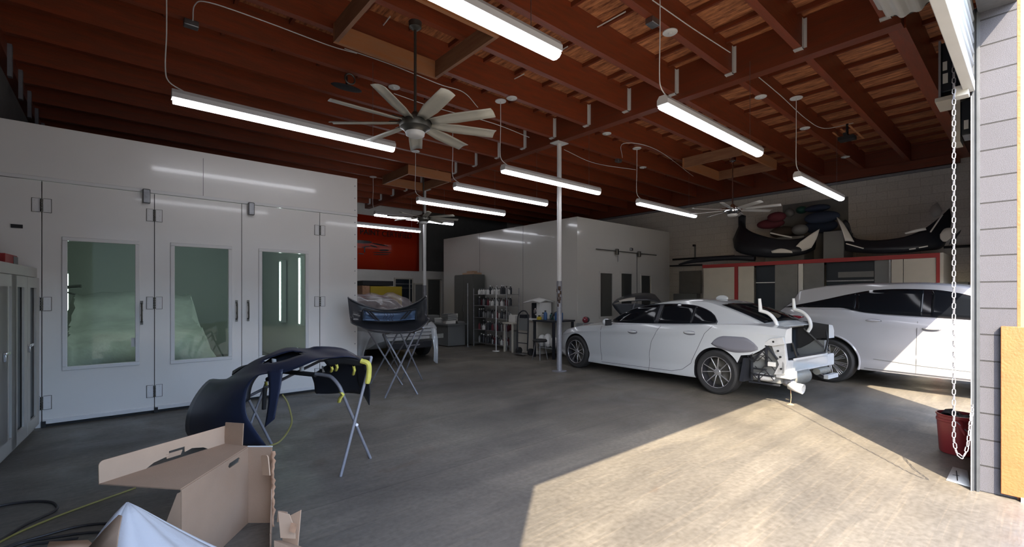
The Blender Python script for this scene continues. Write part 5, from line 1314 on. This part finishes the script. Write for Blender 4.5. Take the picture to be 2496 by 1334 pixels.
# low bench and pile
t = thing('low_bench', 'low grey bench beside the tall cabinet', 'bench', (7.6, 11.9, 0))
MB().bx(7.25, 7.95, 11.2, 12.7, .62, .66).build('top', 'grey panel', t); MB().bx(7.3, 7.9, 11.25, 12.65, .02, .62).build('base_cabinet', 'grey panel', t)
pl = [('grey_carton', 7.46, 11.43, .3, .3, .10, 'wall white'), ('flat_part', 7.78, 11.4, .25, .35, .06, 'grey wall'), ('white_carton', 7.6, 12.0, .35, .4, .14, 'paper'), ('wrapped_part', 7.5, 12.5, .4, .4, .22, 'grey wall'), ('small_carton', 7.82, 11.75, .2, .2, .28, 'wall white')]
desc = ['flat off-white carton nearest on the low grey bench', 'flat grey part lying on the low bench', 'white carton in the middle of the low bench', 'grey wrapped part at the far end of the low bench', 'small upright off-white carton at the back of the low bench']
for (nm, x, y, sx, sy, h, m_), ds in zip(pl, desc):
    R_ = random.uniform(-.3, .3); c_, s_ = math.cos(R_), math.sin(R_)
    base = [(x + c_*i*sx/2 - s_*j*sy/2, y + s_*i*sx/2 + c_*j*sy/2) for i, j in ((-1, -1), (1, -1), (1, 1), (-1, 1))]
    o = MB().hexa([V((*q, .662)) for q in base] + [V((q[0] + random.uniform(-.04, .04), q[1], .662 + h)) for q in base]).build(nm, m_, bevel=.01); tag(o, ds, 'box' if 'carton' in nm else 'part')
for k in range(7):
    o = MB().bx(7.3 + .02*(k % 2), 7.62 + .02*(k % 3), 11.28, 11.62, .77 + .03*k if False else .765 + .028*k, .765 + .028*k + .022).build('paper_stack', 'paper' if k % 2 else 'grey wall', bevel=.003)
    tag(o, ['lowest', 'second', 'third', 'fourth', 'fifth', 'sixth', 'topmost'][k] + ' flat packet in the stack on the low bench', 'packet', 'packets stacked on the low bench')
# wire rack with cans
rk = thing('storage_rack', 'open wire shelf rack crowded with small bottles beside the tall cabinet', 'rack', (8.25, 10.2, 0))
for x in (8.0, 8.45):
    for y in (9.45, 10.95): MB().cyl((x, y, 0), (x, y, 1.7), .014, seg=10).build('post', 'steel', rk)
zs_ = [.12, .5, .85, 1.2, 1.52]
for z in zs_:
    m = MB()
    for x in (8.0, 8.45): m.tube([(x, 9.45, z), (x, 10.95, z)], .007, 6)
    for k in range(26): m.tube([(8.0, 9.45 + .06*k, z), (8.45, 9.45 + .06*k, z)], .0025, 4)
    m.build('shelf', 'steel', rk)
protos = []
def can(r, h, m_, cap):
    t = thing('bottle', 'x', 'bottle', (0, 0, 0))
    MB().lathe([(0, 0), (r, 0), (r, h*.75), (r*.45, h*.88), (r*.45, h), (0, h)], seg=14).build('bottle_body', m_, t, local=True)
    MB().cyl((0, 0, h + .0005), (0, 0, h + .03), r*.5, seg=12).build('cap', cap, t, local=True); return t
kinds = [(.035, .19, 'grey panel', 'dark', 'grey bottle'), (.043, .14, 'steel', 'dark', 'squat steel tin'), (.042, .22, 'black plastic', 'paper', 'black bottle with a pale cap'), (.045, .14, 'paper', 'grey panel', 'white tub'), (.035, .18, 'cushion red', 'dark', 'dark red bottle')]
used = {}
for zi, z in enumerate(zs_):
    for k in range(21):
        kd = random.choice([0, 0, 1, 2, 2, 3, 4] if zi != 4 else [3, 3, 0, 2]); r, h, a_, b2_, nm = kinds[kd]
        if kd not in used: c_ = can(r, h, a_, b2_); used[kd] = c_
        else: c_ = copy_tree(used[kd])
        c_.location = (8.06 + .13*((k*7) % 3), 9.52 + .068*k, z + .009)
        c_['label'] = nm + ' on the %s shelf of the wire rack' % ['bottom', 'second lowest', 'middle', 'second highest', 'top'][zi]; c_['group'] = nm + 's on the %s shelf of the wire rack' % ['bottom', 'second lowest', 'middle', 'second highest', 'top'][zi]
o = MB().cyl((7.72, 9.55, 0), (7.72, 9.55, 1.72), .014, seg=10).lathe([(0, 0), (.10, 0), (.10, .012), (0, .02)], Matrix.Translation((7.72, 9.55, 0)), 16).build('pole', 'white metal'); tag(o, 'thin pale pole standing before the wire rack', 'pole')
o = MB().cyl((7.75, 10.9, 0), (7.75, 10.9, 1.85), .02, seg=10).lathe([(0, 0), (.10, 0), (.10, .012), (0, .02)], Matrix.Translation((7.75, 10.9, 0)), 16).build('pole', 'steel'); tag(o, 'grey pole standing before the tall cabinet', 'pole')
# side table
t = thing('side_table', 'small beige table between the rack and the white cabinet', 'table', (8.15, 9.15, 0))
MB().bx(7.8, 8.45, 8.98, 9.38, .74, .78).build('top', 'beige panel', t, bevel=.005)
for x in (7.84, 8.41):
    for y in (9.02, 9.34): MB().bx(x - .02, x + .02, y - .02, y + .02, 0, .74).build('leg', 'beige panel', t)
o = MB().bx(7.95, 8.2, 9.05, 9.3, .782, .97).build('carton', 'wall white', bevel=.005); tag(o, 'grey carton on the small beige table', 'box')
o = MB().bx(8.0, 8.35, 9.02, 9.34, .002, .55).build('carton', 'grey wall', bevel=.005); tag(o, 'tall grey carton under the small beige table', 'box')
# white cabinet with headlight machine
t = thing('work_cabinet', 'white work cabinet with an open white hooded machine bay', 'cabinet', (8.2, 8.6, 0))
MB().bx(7.95, 8.5, 8.2, 8.92, .02, .86).build('cabinet_body', 'beige panel', t, bevel=.005); MB().bx(7.92, 8.52, 8.17, 8.95, .86, .90).build('worktop', 'paper', t, bevel=.004)
t = thing('test_machine', 'white hooded test machine with a round lens on the work cabinet', 'machine', (8.2, 8.5, .9))
MB().bx(8.05, 8.45, 8.2, 8.34, .902, 1.32).build('side_column', 'paper', t, bevel=.01)
MB().grid([[(7.98, 8.15, 1.32), (7.98, 8.4, 1.36), (7.98, 8.75, 1.30)], [(8.2, 8.15, 1.38), (8.2, 8.4, 1.42), (8.2, 8.75, 1.36)], [(8.5, 8.15, 1.33), (8.5, 8.4, 1.37), (8.5, 8.75, 1.32)]]).build('hood', 'paper', t, solid=.04)
MB().bx(8.2, 8.45, 8.345, 8.68, .902, 1.3).build('dark_housing', 'black plastic', t, bevel=.01)
MB().lathe([(0, .02), (.06, .02), (.10, .0), (.11, -.02)], Matrix.Translation((8.19, 8.5, 1.08)) @ Matrix.Rotation(-PI/2, 4, 'Y'), 24).build('round_lens', 'chrome', t)
MB().bx(7.97, 8.15, 8.7, 8.9, .902, 1.0).build('control_box', 'black plastic', t, bevel=.01)
# hand truck / folding frame
t = thing('hand_truck', 'black-framed hand truck standing before the white cabinet', 'hand truck', (7.72, 8.5, 0))
MB().tube(spline([(7.72, 8.32, .12), (7.72, 8.30, .5), (7.74, 8.31, .95), (7.76, 8.40, 1.08), (7.76, 8.5, 1.11), (7.76, 8.6, 1.08), (7.74, 8.69, .95), (7.72, 8.70, .5), (7.72, 8.68, .12)], 6), .017, 10).build('frame', 'black plastic', t)
MB().bx(7.735, 7.75, 8.34, 8.66, .62, .92).build('back_plate', 'grey panel', t, bevel=.01)
MB().bx(7.55, 7.72, 8.32, 8.68, .03, .045).build('toe_plate', 'steel', t)
for y in (8.28, 8.72): MB().cyl((7.80, y - .03, .09), (7.80, y + .03, .09), .088, seg=20).build('wheel', 'rubber', t)
for z in (.3, .55): MB().tube([(7.72, 8.31, z), (7.72, 8.69, z)], .012).build('rung', 'black plastic', t)
# black table
t = thing('work_table', 'black work table crowded with bottles behind the white post', 'table', (8.1, 7.85, 0))
MB().bx(7.7, 8.45, 7.40, 8.12, .86, .90).build('top', 'black plastic', t, bevel=.005)
for x in (7.74, 8.40):
    for y in (7.44, 8.08): MB().bx(x - .025, x + .025, y - .025, y + .025, 0, .86).build('leg', 'black plastic', t)
MB().bx(7.78, 8.36, 7.48, 8.04, .22, .24).build('lower_shelf', 'grey panel', t)
for i, (x, y, h) in enumerate(((7.9, 7.98, .3), (7.9, 7.78, .34), (7.92, 7.6, .26))):
    o = MB().ell((x, y, .242 + h/2), (.12, .10, h/2), seg=9, rings=6).build('paper_bag', 'paper', smooth=0); tag(o, ['leftmost', 'middle', 'rightmost'][i] + ' crumpled white bag on the lower shelf of the black table', 'bag', 'white bags under the black table')
items = [('spray_bottle', 7.85, 7.82, .045, .20, 'blue plastic', 'blue spray bottle on the black table', 'bottle'), ('tub', 7.8, 7.98, .06, .08, 'yellow plastic', 'yellow tub on the black table', 'tub'),
         ('jar', 8.0, 8.05, .04, .14, 'clear plastic', 'pale jar at the left of the black table', 'jar'), ('jar', 8.2, 7.95, .05, .13, 'cushion green', 'green jar at the back of the black table', 'jar'), ('bucket', 7.95, 7.47, .10, .22, 'blue plastic', 'small blue bucket at the right end of the black table', 'bucket')]
for nm, x, y, r, h, m_, lab, cat in items:
    t = thing(nm, lab, cat, (x, y, .902))
    MB().lathe([(0, 0), (r*.9, 0), (r, h*.1), (r, h*.8), (r*.5, h*.95), (r*.45, h), (0, h)], seg=18).build('vessel', m_, t, local=True)
    MB().cyl((0, 0, h + .001), (0, 0, h + .03), r*.5).build('lid', 'dark', t, local=True)
o = MB().tube(spline([(7.9, 7.72, .915), (8.0, 7.66, 1.06), (8.1, 7.58, 1.10), (8.0, 7.54, .98), (8.1, 7.62, .92)], 6), .022, 8).ell((8.0, 7.6, 1.02), (.06, .06, .04)).build('coiled_hose', 'dark'); tag(o, 'black coiled hose heap on the black table', 'hose')
t = thing('stool', 'round grey stool in front of the black table', 'stool', (7.45, 7.6, 0))
MB().lathe([(0, .42), (.16, .42), (.17, .45), (.15, .48), (0, .48)], Matrix.Translation((7.45, 7.6, 0)), 24).build('seat', 'rubber', t)
for k in range(4):
    a = PI/4 + PI/2*k; MB().tube([(7.45 + .1*math.cos(a), 7.6 + .1*math.sin(a), .42), (7.45 + .18*math.cos(a), 7.6 + .18*math.sin(a), 0)], .012).build('leg', 'steel', t)
# red tail lamp on sedan's bonnet line
p = ont(1427, 780, 10.7)
t = thing('lamp_unit', 'loose dark red tail lamp standing on a box beside the sedan nose', 'lamp unit', (p.x, p.y, p.z - .05))
MB().ell((p.x, p.y, p.z), (.09, .06, .075)).build('red_lens', 'red lens', t); MB().ell((p.x + .05, p.y - .01, p.z), (.06, .06, .065)).build('lamp_body', 'black plastic', t)
bb = MB().bx(p.x - .2, p.x + .2, p.y - .1, p.y + .12, 0, p.z - .075).build('parts_box', 'grey panel', bevel=.01); tag(bb, 'grey box carrying the loose tail lamp behind the sedan nose', 'box')
# dark hood panel behind the sedan
hp2 = thing('body_panel', 'dark grey car hood lying on a stand between the sedan and the second booth', 'car hood', (9.6, 6.7, 1.0))
g = [[(1492, 742, 11.2), (1510, 735, 11.25), (1545, 734, 11.3), (1580, 733, 11.35), (1612, 738, 11.4)],
     [(1503, 731, 11.5), (1520, 726, 11.55), (1550, 722, 11.6), (1580, 722, 11.65), (1604, 728, 11.7)],
     [(1506, 729, 11.9), (1525, 721, 11.9), (1550, 716, 11.9), (1580, 715, 11.9), (1596, 719, 11.9)]]
MB().grid(dense(pg(g), 3)).build('panel_skin', 'hood dark', hp2, solid=.02, smooth=70)
g = [[(1492, 742, 11.2), (1530, 740, 11.2), (1570, 742, 11.2)], [(1498, 752, 11.2), (1535, 756, 11.2), (1570, 760, 11.2)], [(1512, 768, 11.2), (1535, 770, 11.2), (1560, 772, 11.2)]]
MB().grid(dense(pg(g), 3)).build('panel_side', 'black plastic', hp2, solid=.02)
g = [[(1508, 733, 11.3), (1530, 727, 11.4), (1548, 725, 11.45)], [(1510, 736, 11.25), (1530, 734, 11.3), (1548, 733, 11.35)]]
MB().grid(dense(pg(g, -.06), 3)).build('pale_strip', 'beige panel', hp2, solid=.005)
c0 = ont(1550, 735, 11.5)
m = MB()
for dx in (-.35, .35):
    m.tube([(c0.x + dx, c0.y - .2, c0.z - .05), (c0.x + dx, c0.y + .25, 0)], .015).tube([(c0.x + dx, c0.y + .25, c0.z - .05), (c0.x + dx, c0.y - .2, 0)], .015)
m.build('stand_frame', 'galvanised', hp2)
# ---------------- red framed shelving along the right wall
SX = 12.3
sy = lambda px_: onx(px_, 700, SX).y
ZR = 2.34
y0, y1 = sy(2291), sy(1712)
t = thing('storage_shelving', 'long red-framed storage unit with beige panels along the right wall', 'shelving', (13.0, (y0+y1)/2, 0))
MB().bx(SX, SX + .06, y0, y1, ZR - .09, ZR).build('top_rail', 'red paint', t)
MB().bx(SX + .06, XR - .15, y0, y1, ZR - .05, ZR - .002).build('deck', 'grey panel', t)
for a, b_ in ((2282, 2291), (1790, 1798)): MB().bx(SX - .002, SX + .06, sy(b_), sy(a), 0, ZR - .09).build('upright', 'red paint', t)
MB().bx(SX + .001, XR - .15, y0 - .05, y0 - .001, 0, ZR).build('end_panel', 'beige panel', t)
secs = [(1714, 1789.5, 'beige panel'), (1798.5, 1837, 'beige panel'), (1838, 1887, 'blue black'), (1888, 1944, 'grey wall'), (1945, 1957, 'wall white'), (1958, 2008, 'grey wall'), (2010, 2130, 'blue black'), (2130, 2166, 'grey panel'), (2166, 2171, 'steel'), (2172, 2201, 'beige panel'), (2202, 2281.5, 'beige panel')]
for a, b_, m_ in secs:
    dx = {'blue black': .12, 'grey panel': .06}.get(m_, .02)
    MB().bx(SX + dx, SX + dx + .02, sy(b_) + .002, sy(a) - .002, 0.02, ZR - .092).build('panel', m_, t)
MB().bx(SX + .08, SX + .11, sy(1887), sy(1838), onx(1860, 690, SX).z, onx(1860, 690, SX).z + .02).build('shelf_edge', 'white metal', t)
MB().bx(SX + .08, SX + .11, sy(2128), sy(2012), onx(2070, 686, SX).z, onx(2070, 686, SX).z + .03).build('shelf_edge', 'steel', t)
MB().bx(SX + .09, SX + .115, sy(2128), sy(2040), onx(2080, 676, SX).z, onx(2080, 662, SX).z).build('stored_panel', 'grey wall', t)
MB().cyl((SX + .0, sy(1752), onx(1752, 723, SX).z), (SX + .02, sy(1752), onx(1752, 723, SX).z), .02).build('knob', 'dark', t)
# pipes on the wall
for (pa, pb, r_, lab) in (((1640, 633), (1790, 624), .03, 'upper dark pipe along the right wall above the storage unit'), ((1620, 649), (1712, 646), .025, 'lower dark pipe on the right wall left of the storage unit'), ((2300, 603), (2366, 600), .03, 'dark horizontal pipe on the right wall behind the chain')):
    a, b_ = onx(*pa, XR - .06), onx(*pb, XR - .06); o = MB().tube([a, b_], r_, 10).build('wall_pipe', 'dark'); tag(o, lab, 'pipe')
a = onx(1694, 599, XR - .04); t = thing('wall_camera', 'small black security camera on the right wall above the pipe', 'camera', a)
MB().bx(a.x - .1, a.x, a.y - .03, a.y + .03, a.z - .03, a.z + .03).build('camera_body', 'dark', t); MB().bx(a.x - .02, a.x + .02, a.y - .02, a.y + .02, a.z - .5, a.z - .03).build('cable_drop', 'grey wall', t)
a, b_ = onx(1643, 0, XR - .3).y, onx(1700, 0, XR - .3).y
o = MB().bx(XR - .35, XR - .1, b_, a, 0, 1.55).build('wall_cabinet', 'grey panel', bevel=.01); tag(o, 'low dark grey cabinet against the right wall beside the second booth', 'cabinet')
a, b_ = onx(1655, 0, XR - .1).y, onx(1708, 0, XR - .1).y
o = MB().bx(XR - .09, XR - .04, b_, a, 1.56, 2.28).build('wall_board', 'grey wall', bevel=.004); tag(o, 'grey board on the right wall above the low cabinet', 'board')
a, b_ = onx(1908, 0, XR - .03).y, onx(2067, 0, XR - .03).y
o = MB().bx(XR - .04, XR - .003, b_, a, 2.4, onx(2067, 480, XR).z).build('wall_patch', 'grey wall'); tag(o, 'large grey rectangular board on the right wall behind the cushions', 'board')
# stored soft top roll
t0 = [onx(x, y, SX + .3) for x, y in ((1655, 645), (1690, 637), (1740, 631), (1790, 629), (1840, 631))]
for p in t0: p.z = max(p.z, ZR + .06)
o = MB().tube(spline(t0, 6), [.02] + [.03 + .04*min(1, i/8) for i in range(len(spline(t0, 6)) - 1)], 10).build('rolled_cover', 'black plastic'); tag(o, 'long black rolled part lying on the left end of the storage unit', 'rolled part')
# bumpers on top
def shelf_grid(rows, nm, m_, parent, xs, th=.02, n=3):
    R_ = []
    for r, dxr in zip(rows, xs):
        R_.append([onx(x, y, SX + .25 + dx) for (x, y), dx in zip(r, dxr)])
    lowz = min(p.z for r in R_ for p in r)
    return MB().grid(dense(R_, n)).build(nm, m_, parent, solid=th, smooth=70)
t = thing('bumper_cover', 'black car bumper lying on the left half of the red-framed storage unit', 'bumper', (12.6, onx(1890, 620, 12.5).y, ZR))
dxs = [.7, .35, .1, 0, .1, .3, .6]
shelf_grid([[(1801, 530), (1818, 556), (1846, 571), (1893, 583), (1935, 584), (1962, 578), (1985, 565)],
            [(1802, 548), (1812, 572), (1842, 586), (1890, 596), (1936, 596), (1965, 590), (1988, 580)],
            [(1794, 568), (1803, 592), (1836, 606), (1886, 613), (1936, 611), (1966, 606), (1988, 596)],
            [(1787, 584), (1795, 612), (1834, 624), (1884, 628), (1936, 624), (1966, 618), (1986, 608)]], 'cover_skin', 'black plastic', t, [dxs, [d - .08 for d in dxs], [d - .16 for d in dxs], [d - .1 for d in dxs]])
shelf_grid([[(1800, 528), (1808, 524), (1818, 526)], [(1800, 545), (1810, 540), (1817, 545)], [(1801, 560), (1810, 562), (1819, 562)]], 'upper_horn', 'black plastic', t, [[.6]*3]*3)
shelf_grid([[(1950, 590), (1975, 572), (1998, 558)], [(1938, 603), (1968, 590), (1990, 583)], [(1930, 614), (1958, 612), (1978, 604)]], 'white_corner', 'wall white', t, [[.0, .05, .1]]*3)['label'] = 'off-white corner section'
shelf_grid([[(1880, 612), (1905, 606), (1930, 612)], [(1882, 617), (1906, 617), (1932, 617)]], 'pale_strip', 'wall white', t, [[-.22, -.22, -.2]]*2)
o = MB().tube(spline([onx(x, y, SX + .3) for x, y in ((1878, 568), (1900, 573), (1930, 579))], 5), .02, 6).build('trim_strip', 'wall white'); tag(o, 'thin white strip lying across the left stored bumper', 'trim strip')
t = thing('bumper_cover', 'long black car bumper on the right half of the red-framed storage unit', 'bumper', (12.6, onx(2190, 620, 12.5).y, ZR))
dxs = [.6, .3, .1, 0, 0, .15, .4, .6]
shelf_grid([[(2062, 545), (2080, 578), (2110, 586), (2150, 586), (2205, 578), (2250, 560), (2290, 530), (2314, 508)],
            [(2060, 570), (2078, 588), (2110, 595), (2150, 596), (2205, 590), (2252, 576), (2292, 552), (2318, 535)],
            [(2052, 592), (2076, 602), (2110, 606), (2150, 607), (2205, 604), (2254, 596), (2290, 586), (2312, 572)],
            [(2048, 608), (2074, 614), (2110, 617), (2150, 618), (2205, 616), (2254, 611), (2286, 608), (2300, 600)]], 'cover_skin', 'black plastic', t, [dxs, [d - .08 for d in dxs], [d - .16 for d in dxs], [d - .1 for d in dxs]])
shelf_grid([[(2040, 530), (2046, 535), (2052, 540)], [(2052, 560), (2058, 560), (2066, 562)], [(2060, 588), (2070, 588), (2082, 590)]], 'white_side', 'wall white', t, [[.0, .05, .1]]*3)['label'] = 'off-white inner side piece'
shelf_grid([[(2053, 540), (2062, 536), (2070, 545)], [(2060, 562), (2070, 560), (2078, 575)]], 'dark_horn', 'black plastic', t, [[.2]*3]*2)
shelf_grid([[(2291, 572), (2302, 558), (2320, 555)], [(2292, 582), (2305, 582), (2320, 575)], [(2298, 589), (2306, 589), (2318, 580)]], 'white_insert', 'beige panel', t, [[-.05]*3]*3)['label'] = 'cream insert at the right end'
shelf_grid([[(2318, 585), (2330, 572), (2343, 560)], [(2312, 598), (2325, 588), (2340, 568)]], 'pointed_fin', 'black plastic', t, [[.1]*3]*2)
shelf_grid([[(2205, 568), (2230, 560), (2256, 555)], [(2208, 571), (2232, 566), (2258, 561)]], 'bright_edge', 'wall white', t, [[-.02]*3]*2)
for a_, b2_ in (((2240, 604), (2262, 600)), ((2216, 608), (2232, 606)), ((2062, 594), (2105, 606))):
    MB().tube([onx(*a_, SX + .02), onx(*b2_, SX + .02)], .014, 6).build('highlight_strip', 'wall white', t)
MB().tube([onx(2268, 566, SX + .1), onx(2297, 524, SX + .3)], .014, 6).build('chrome_strip', 'wall white', t)
# crate and cushions
o = MB().bx(12.8, 13.6, sy(2042) - .0, sy(1990), ZR + .001, onx(2000, 566, 12.8).z).build('parts_crate', 'grey panel', bevel=.01); tag(o, 'grey crate between the two stored bumpers', 'crate')
o = MB().bx(12.85, 13.6, onx(1960, 0, 12.85).y - .0, onx(1865, 0, 12.85).y, ZR + .001, 2.98).build('parts_crate', 'grey wall', bevel=.01); tag(o, 'pale grey crate behind the left stored bumper', 'crate')
cs = [(1893, 529, 23, 12, 'cushion red', 'upper dark red cushion above the left stored bumper'), (1878, 546, 34, 12, 'cushion red', 'lower dark red cushion above the left stored bumper'),
      (1908, 566, 32, 14, 'cushion brown', 'brown oval cushion behind the left stored bumper'), (2003, 530, 44, 15, 'cushion blue', 'middle navy cushion of the dark pile'), (1992, 508, 32, 9, 'cushion blue', 'topmost navy cushion of the dark pile'),
      (2000, 552, 42, 17, 'cushion blue', 'lowest navy cushion of the dark pile'), (1950, 560, 20, 13, 'grey panel', 'grey round cushion left of the dark pile'), (1924, 519, 12, 10, 'grey wall', 'small striped grey-green ball above the red cushions'), (1954, 512, 14, 9, 'cushion green', 'small teal cushion above the pile')]
for i_, (x, y, rx, ry, m_, lab) in enumerate(cs):
    c = onx(x, y, 12.95 + .28*(i_ % 3)); t_ = (c - EYE).dot(V((FX, FY, 0))); k = t_ / FPX
    yw = abs(onx(x - rx, y, c.x).y - onx(x + rx, y, c.x).y)/2
    o = MB().ell(c, (.13, yw, ry*k), seg=24, rings=12).build('cushion', m_, smooth=80); tag(o, lab, 'cushion')
c = onx(2282, 511, 13.985); o = MB().grid([[c + V((0, .07, .1)), c + V((0, -.02, .16))], [c + V((0, .12, -.02)), c + V((0, -.1, -.05))], [c + V((0, .05, -.16)), c + V((0, -.06, -.14))]]).build('paper_tag', 'paper', solid=.01); tag(o, 'small pale diamond-shaped piece on the wall above the right bumper', 'paper')
a, b_ = onx(2304, 0, XR - .3).y, onx(2362, 0, XR - .3).y
o = MB().bx(XR - .45, XR - .1, b_, a, 0, 1.78).build('wall_shelf', 'grey wall', bevel=.01); tag(o, 'grey unit against the right wall behind the hanging chain', 'shelf unit')
# ================================================================= LIGHT AND CAMERA
sun = bpy.data.lights.new('sun', 'SUN'); sun.energy = 20.5; sun.angle = math.radians(.5); sun.color = (1.0, .865, .66)
so = bpy.data.objects.new('sun', sun); COL.objects.link(so)
EL = math.radians(41.3); AZ = V((.758, .652, 0)).normalized()
dr = V((AZ.x*math.cos(EL), AZ.y*math.cos(EL), -math.sin(EL)))
so.rotation_euler = dr.to_track_quat('-Z', 'Y').to_euler(); so.location = (-6, -6, 8)
W = bpy.data.worlds.new('world'); bpy.context.scene.world = W; W.use_nodes = True
nt = W.node_tree; bg = nt.nodes['Background']
sk = nt.nodes.new('ShaderNodeTexSky'); sk.sky_type = 'NISHITA'; sk.sun_disc = False
sk.sun_elevation = EL; sk.sun_rotation = math.atan2(-AZ.x, -AZ.y); sk.air_density = 1.0; sk.dust_density = 1.3
nt.links.new(sk.outputs[0], bg.inputs[0]); bg.inputs[1].default_value = SKY
cam = bpy.data.cameras.new('camera'); cam.sensor_width = 36; cam.lens = 36 * FPX / 2496; cam.clip_start = .02; cam.clip_end = 200
cam.shift_y = -(667 - HYM) / 2496
co = bpy.data.objects.new('camera', cam); COL.objects.link(co); co.location = EYE
co.rotation_euler = V((FX, FY, 0)).to_track_quat('-Z', 'Y').to_euler()
bpy.context.scene.camera = co
sc = bpy.context.scene
sc.view_settings.view_transform = 'Standard'; sc.view_settings.look = 'None'; sc.view_settings.gamma = 1; sc.view_settings.use_curve_mapping = False
sc.view_settings.exposure = 0.2
sc.cycles.max_bounces = 10; sc.cycles.diffuse_bounces = 6; sc.cycles.glossy_bounces = 5; sc.cycles.transparent_max_bounces = 12
sc.cycles.sample_clamp_indirect = 8
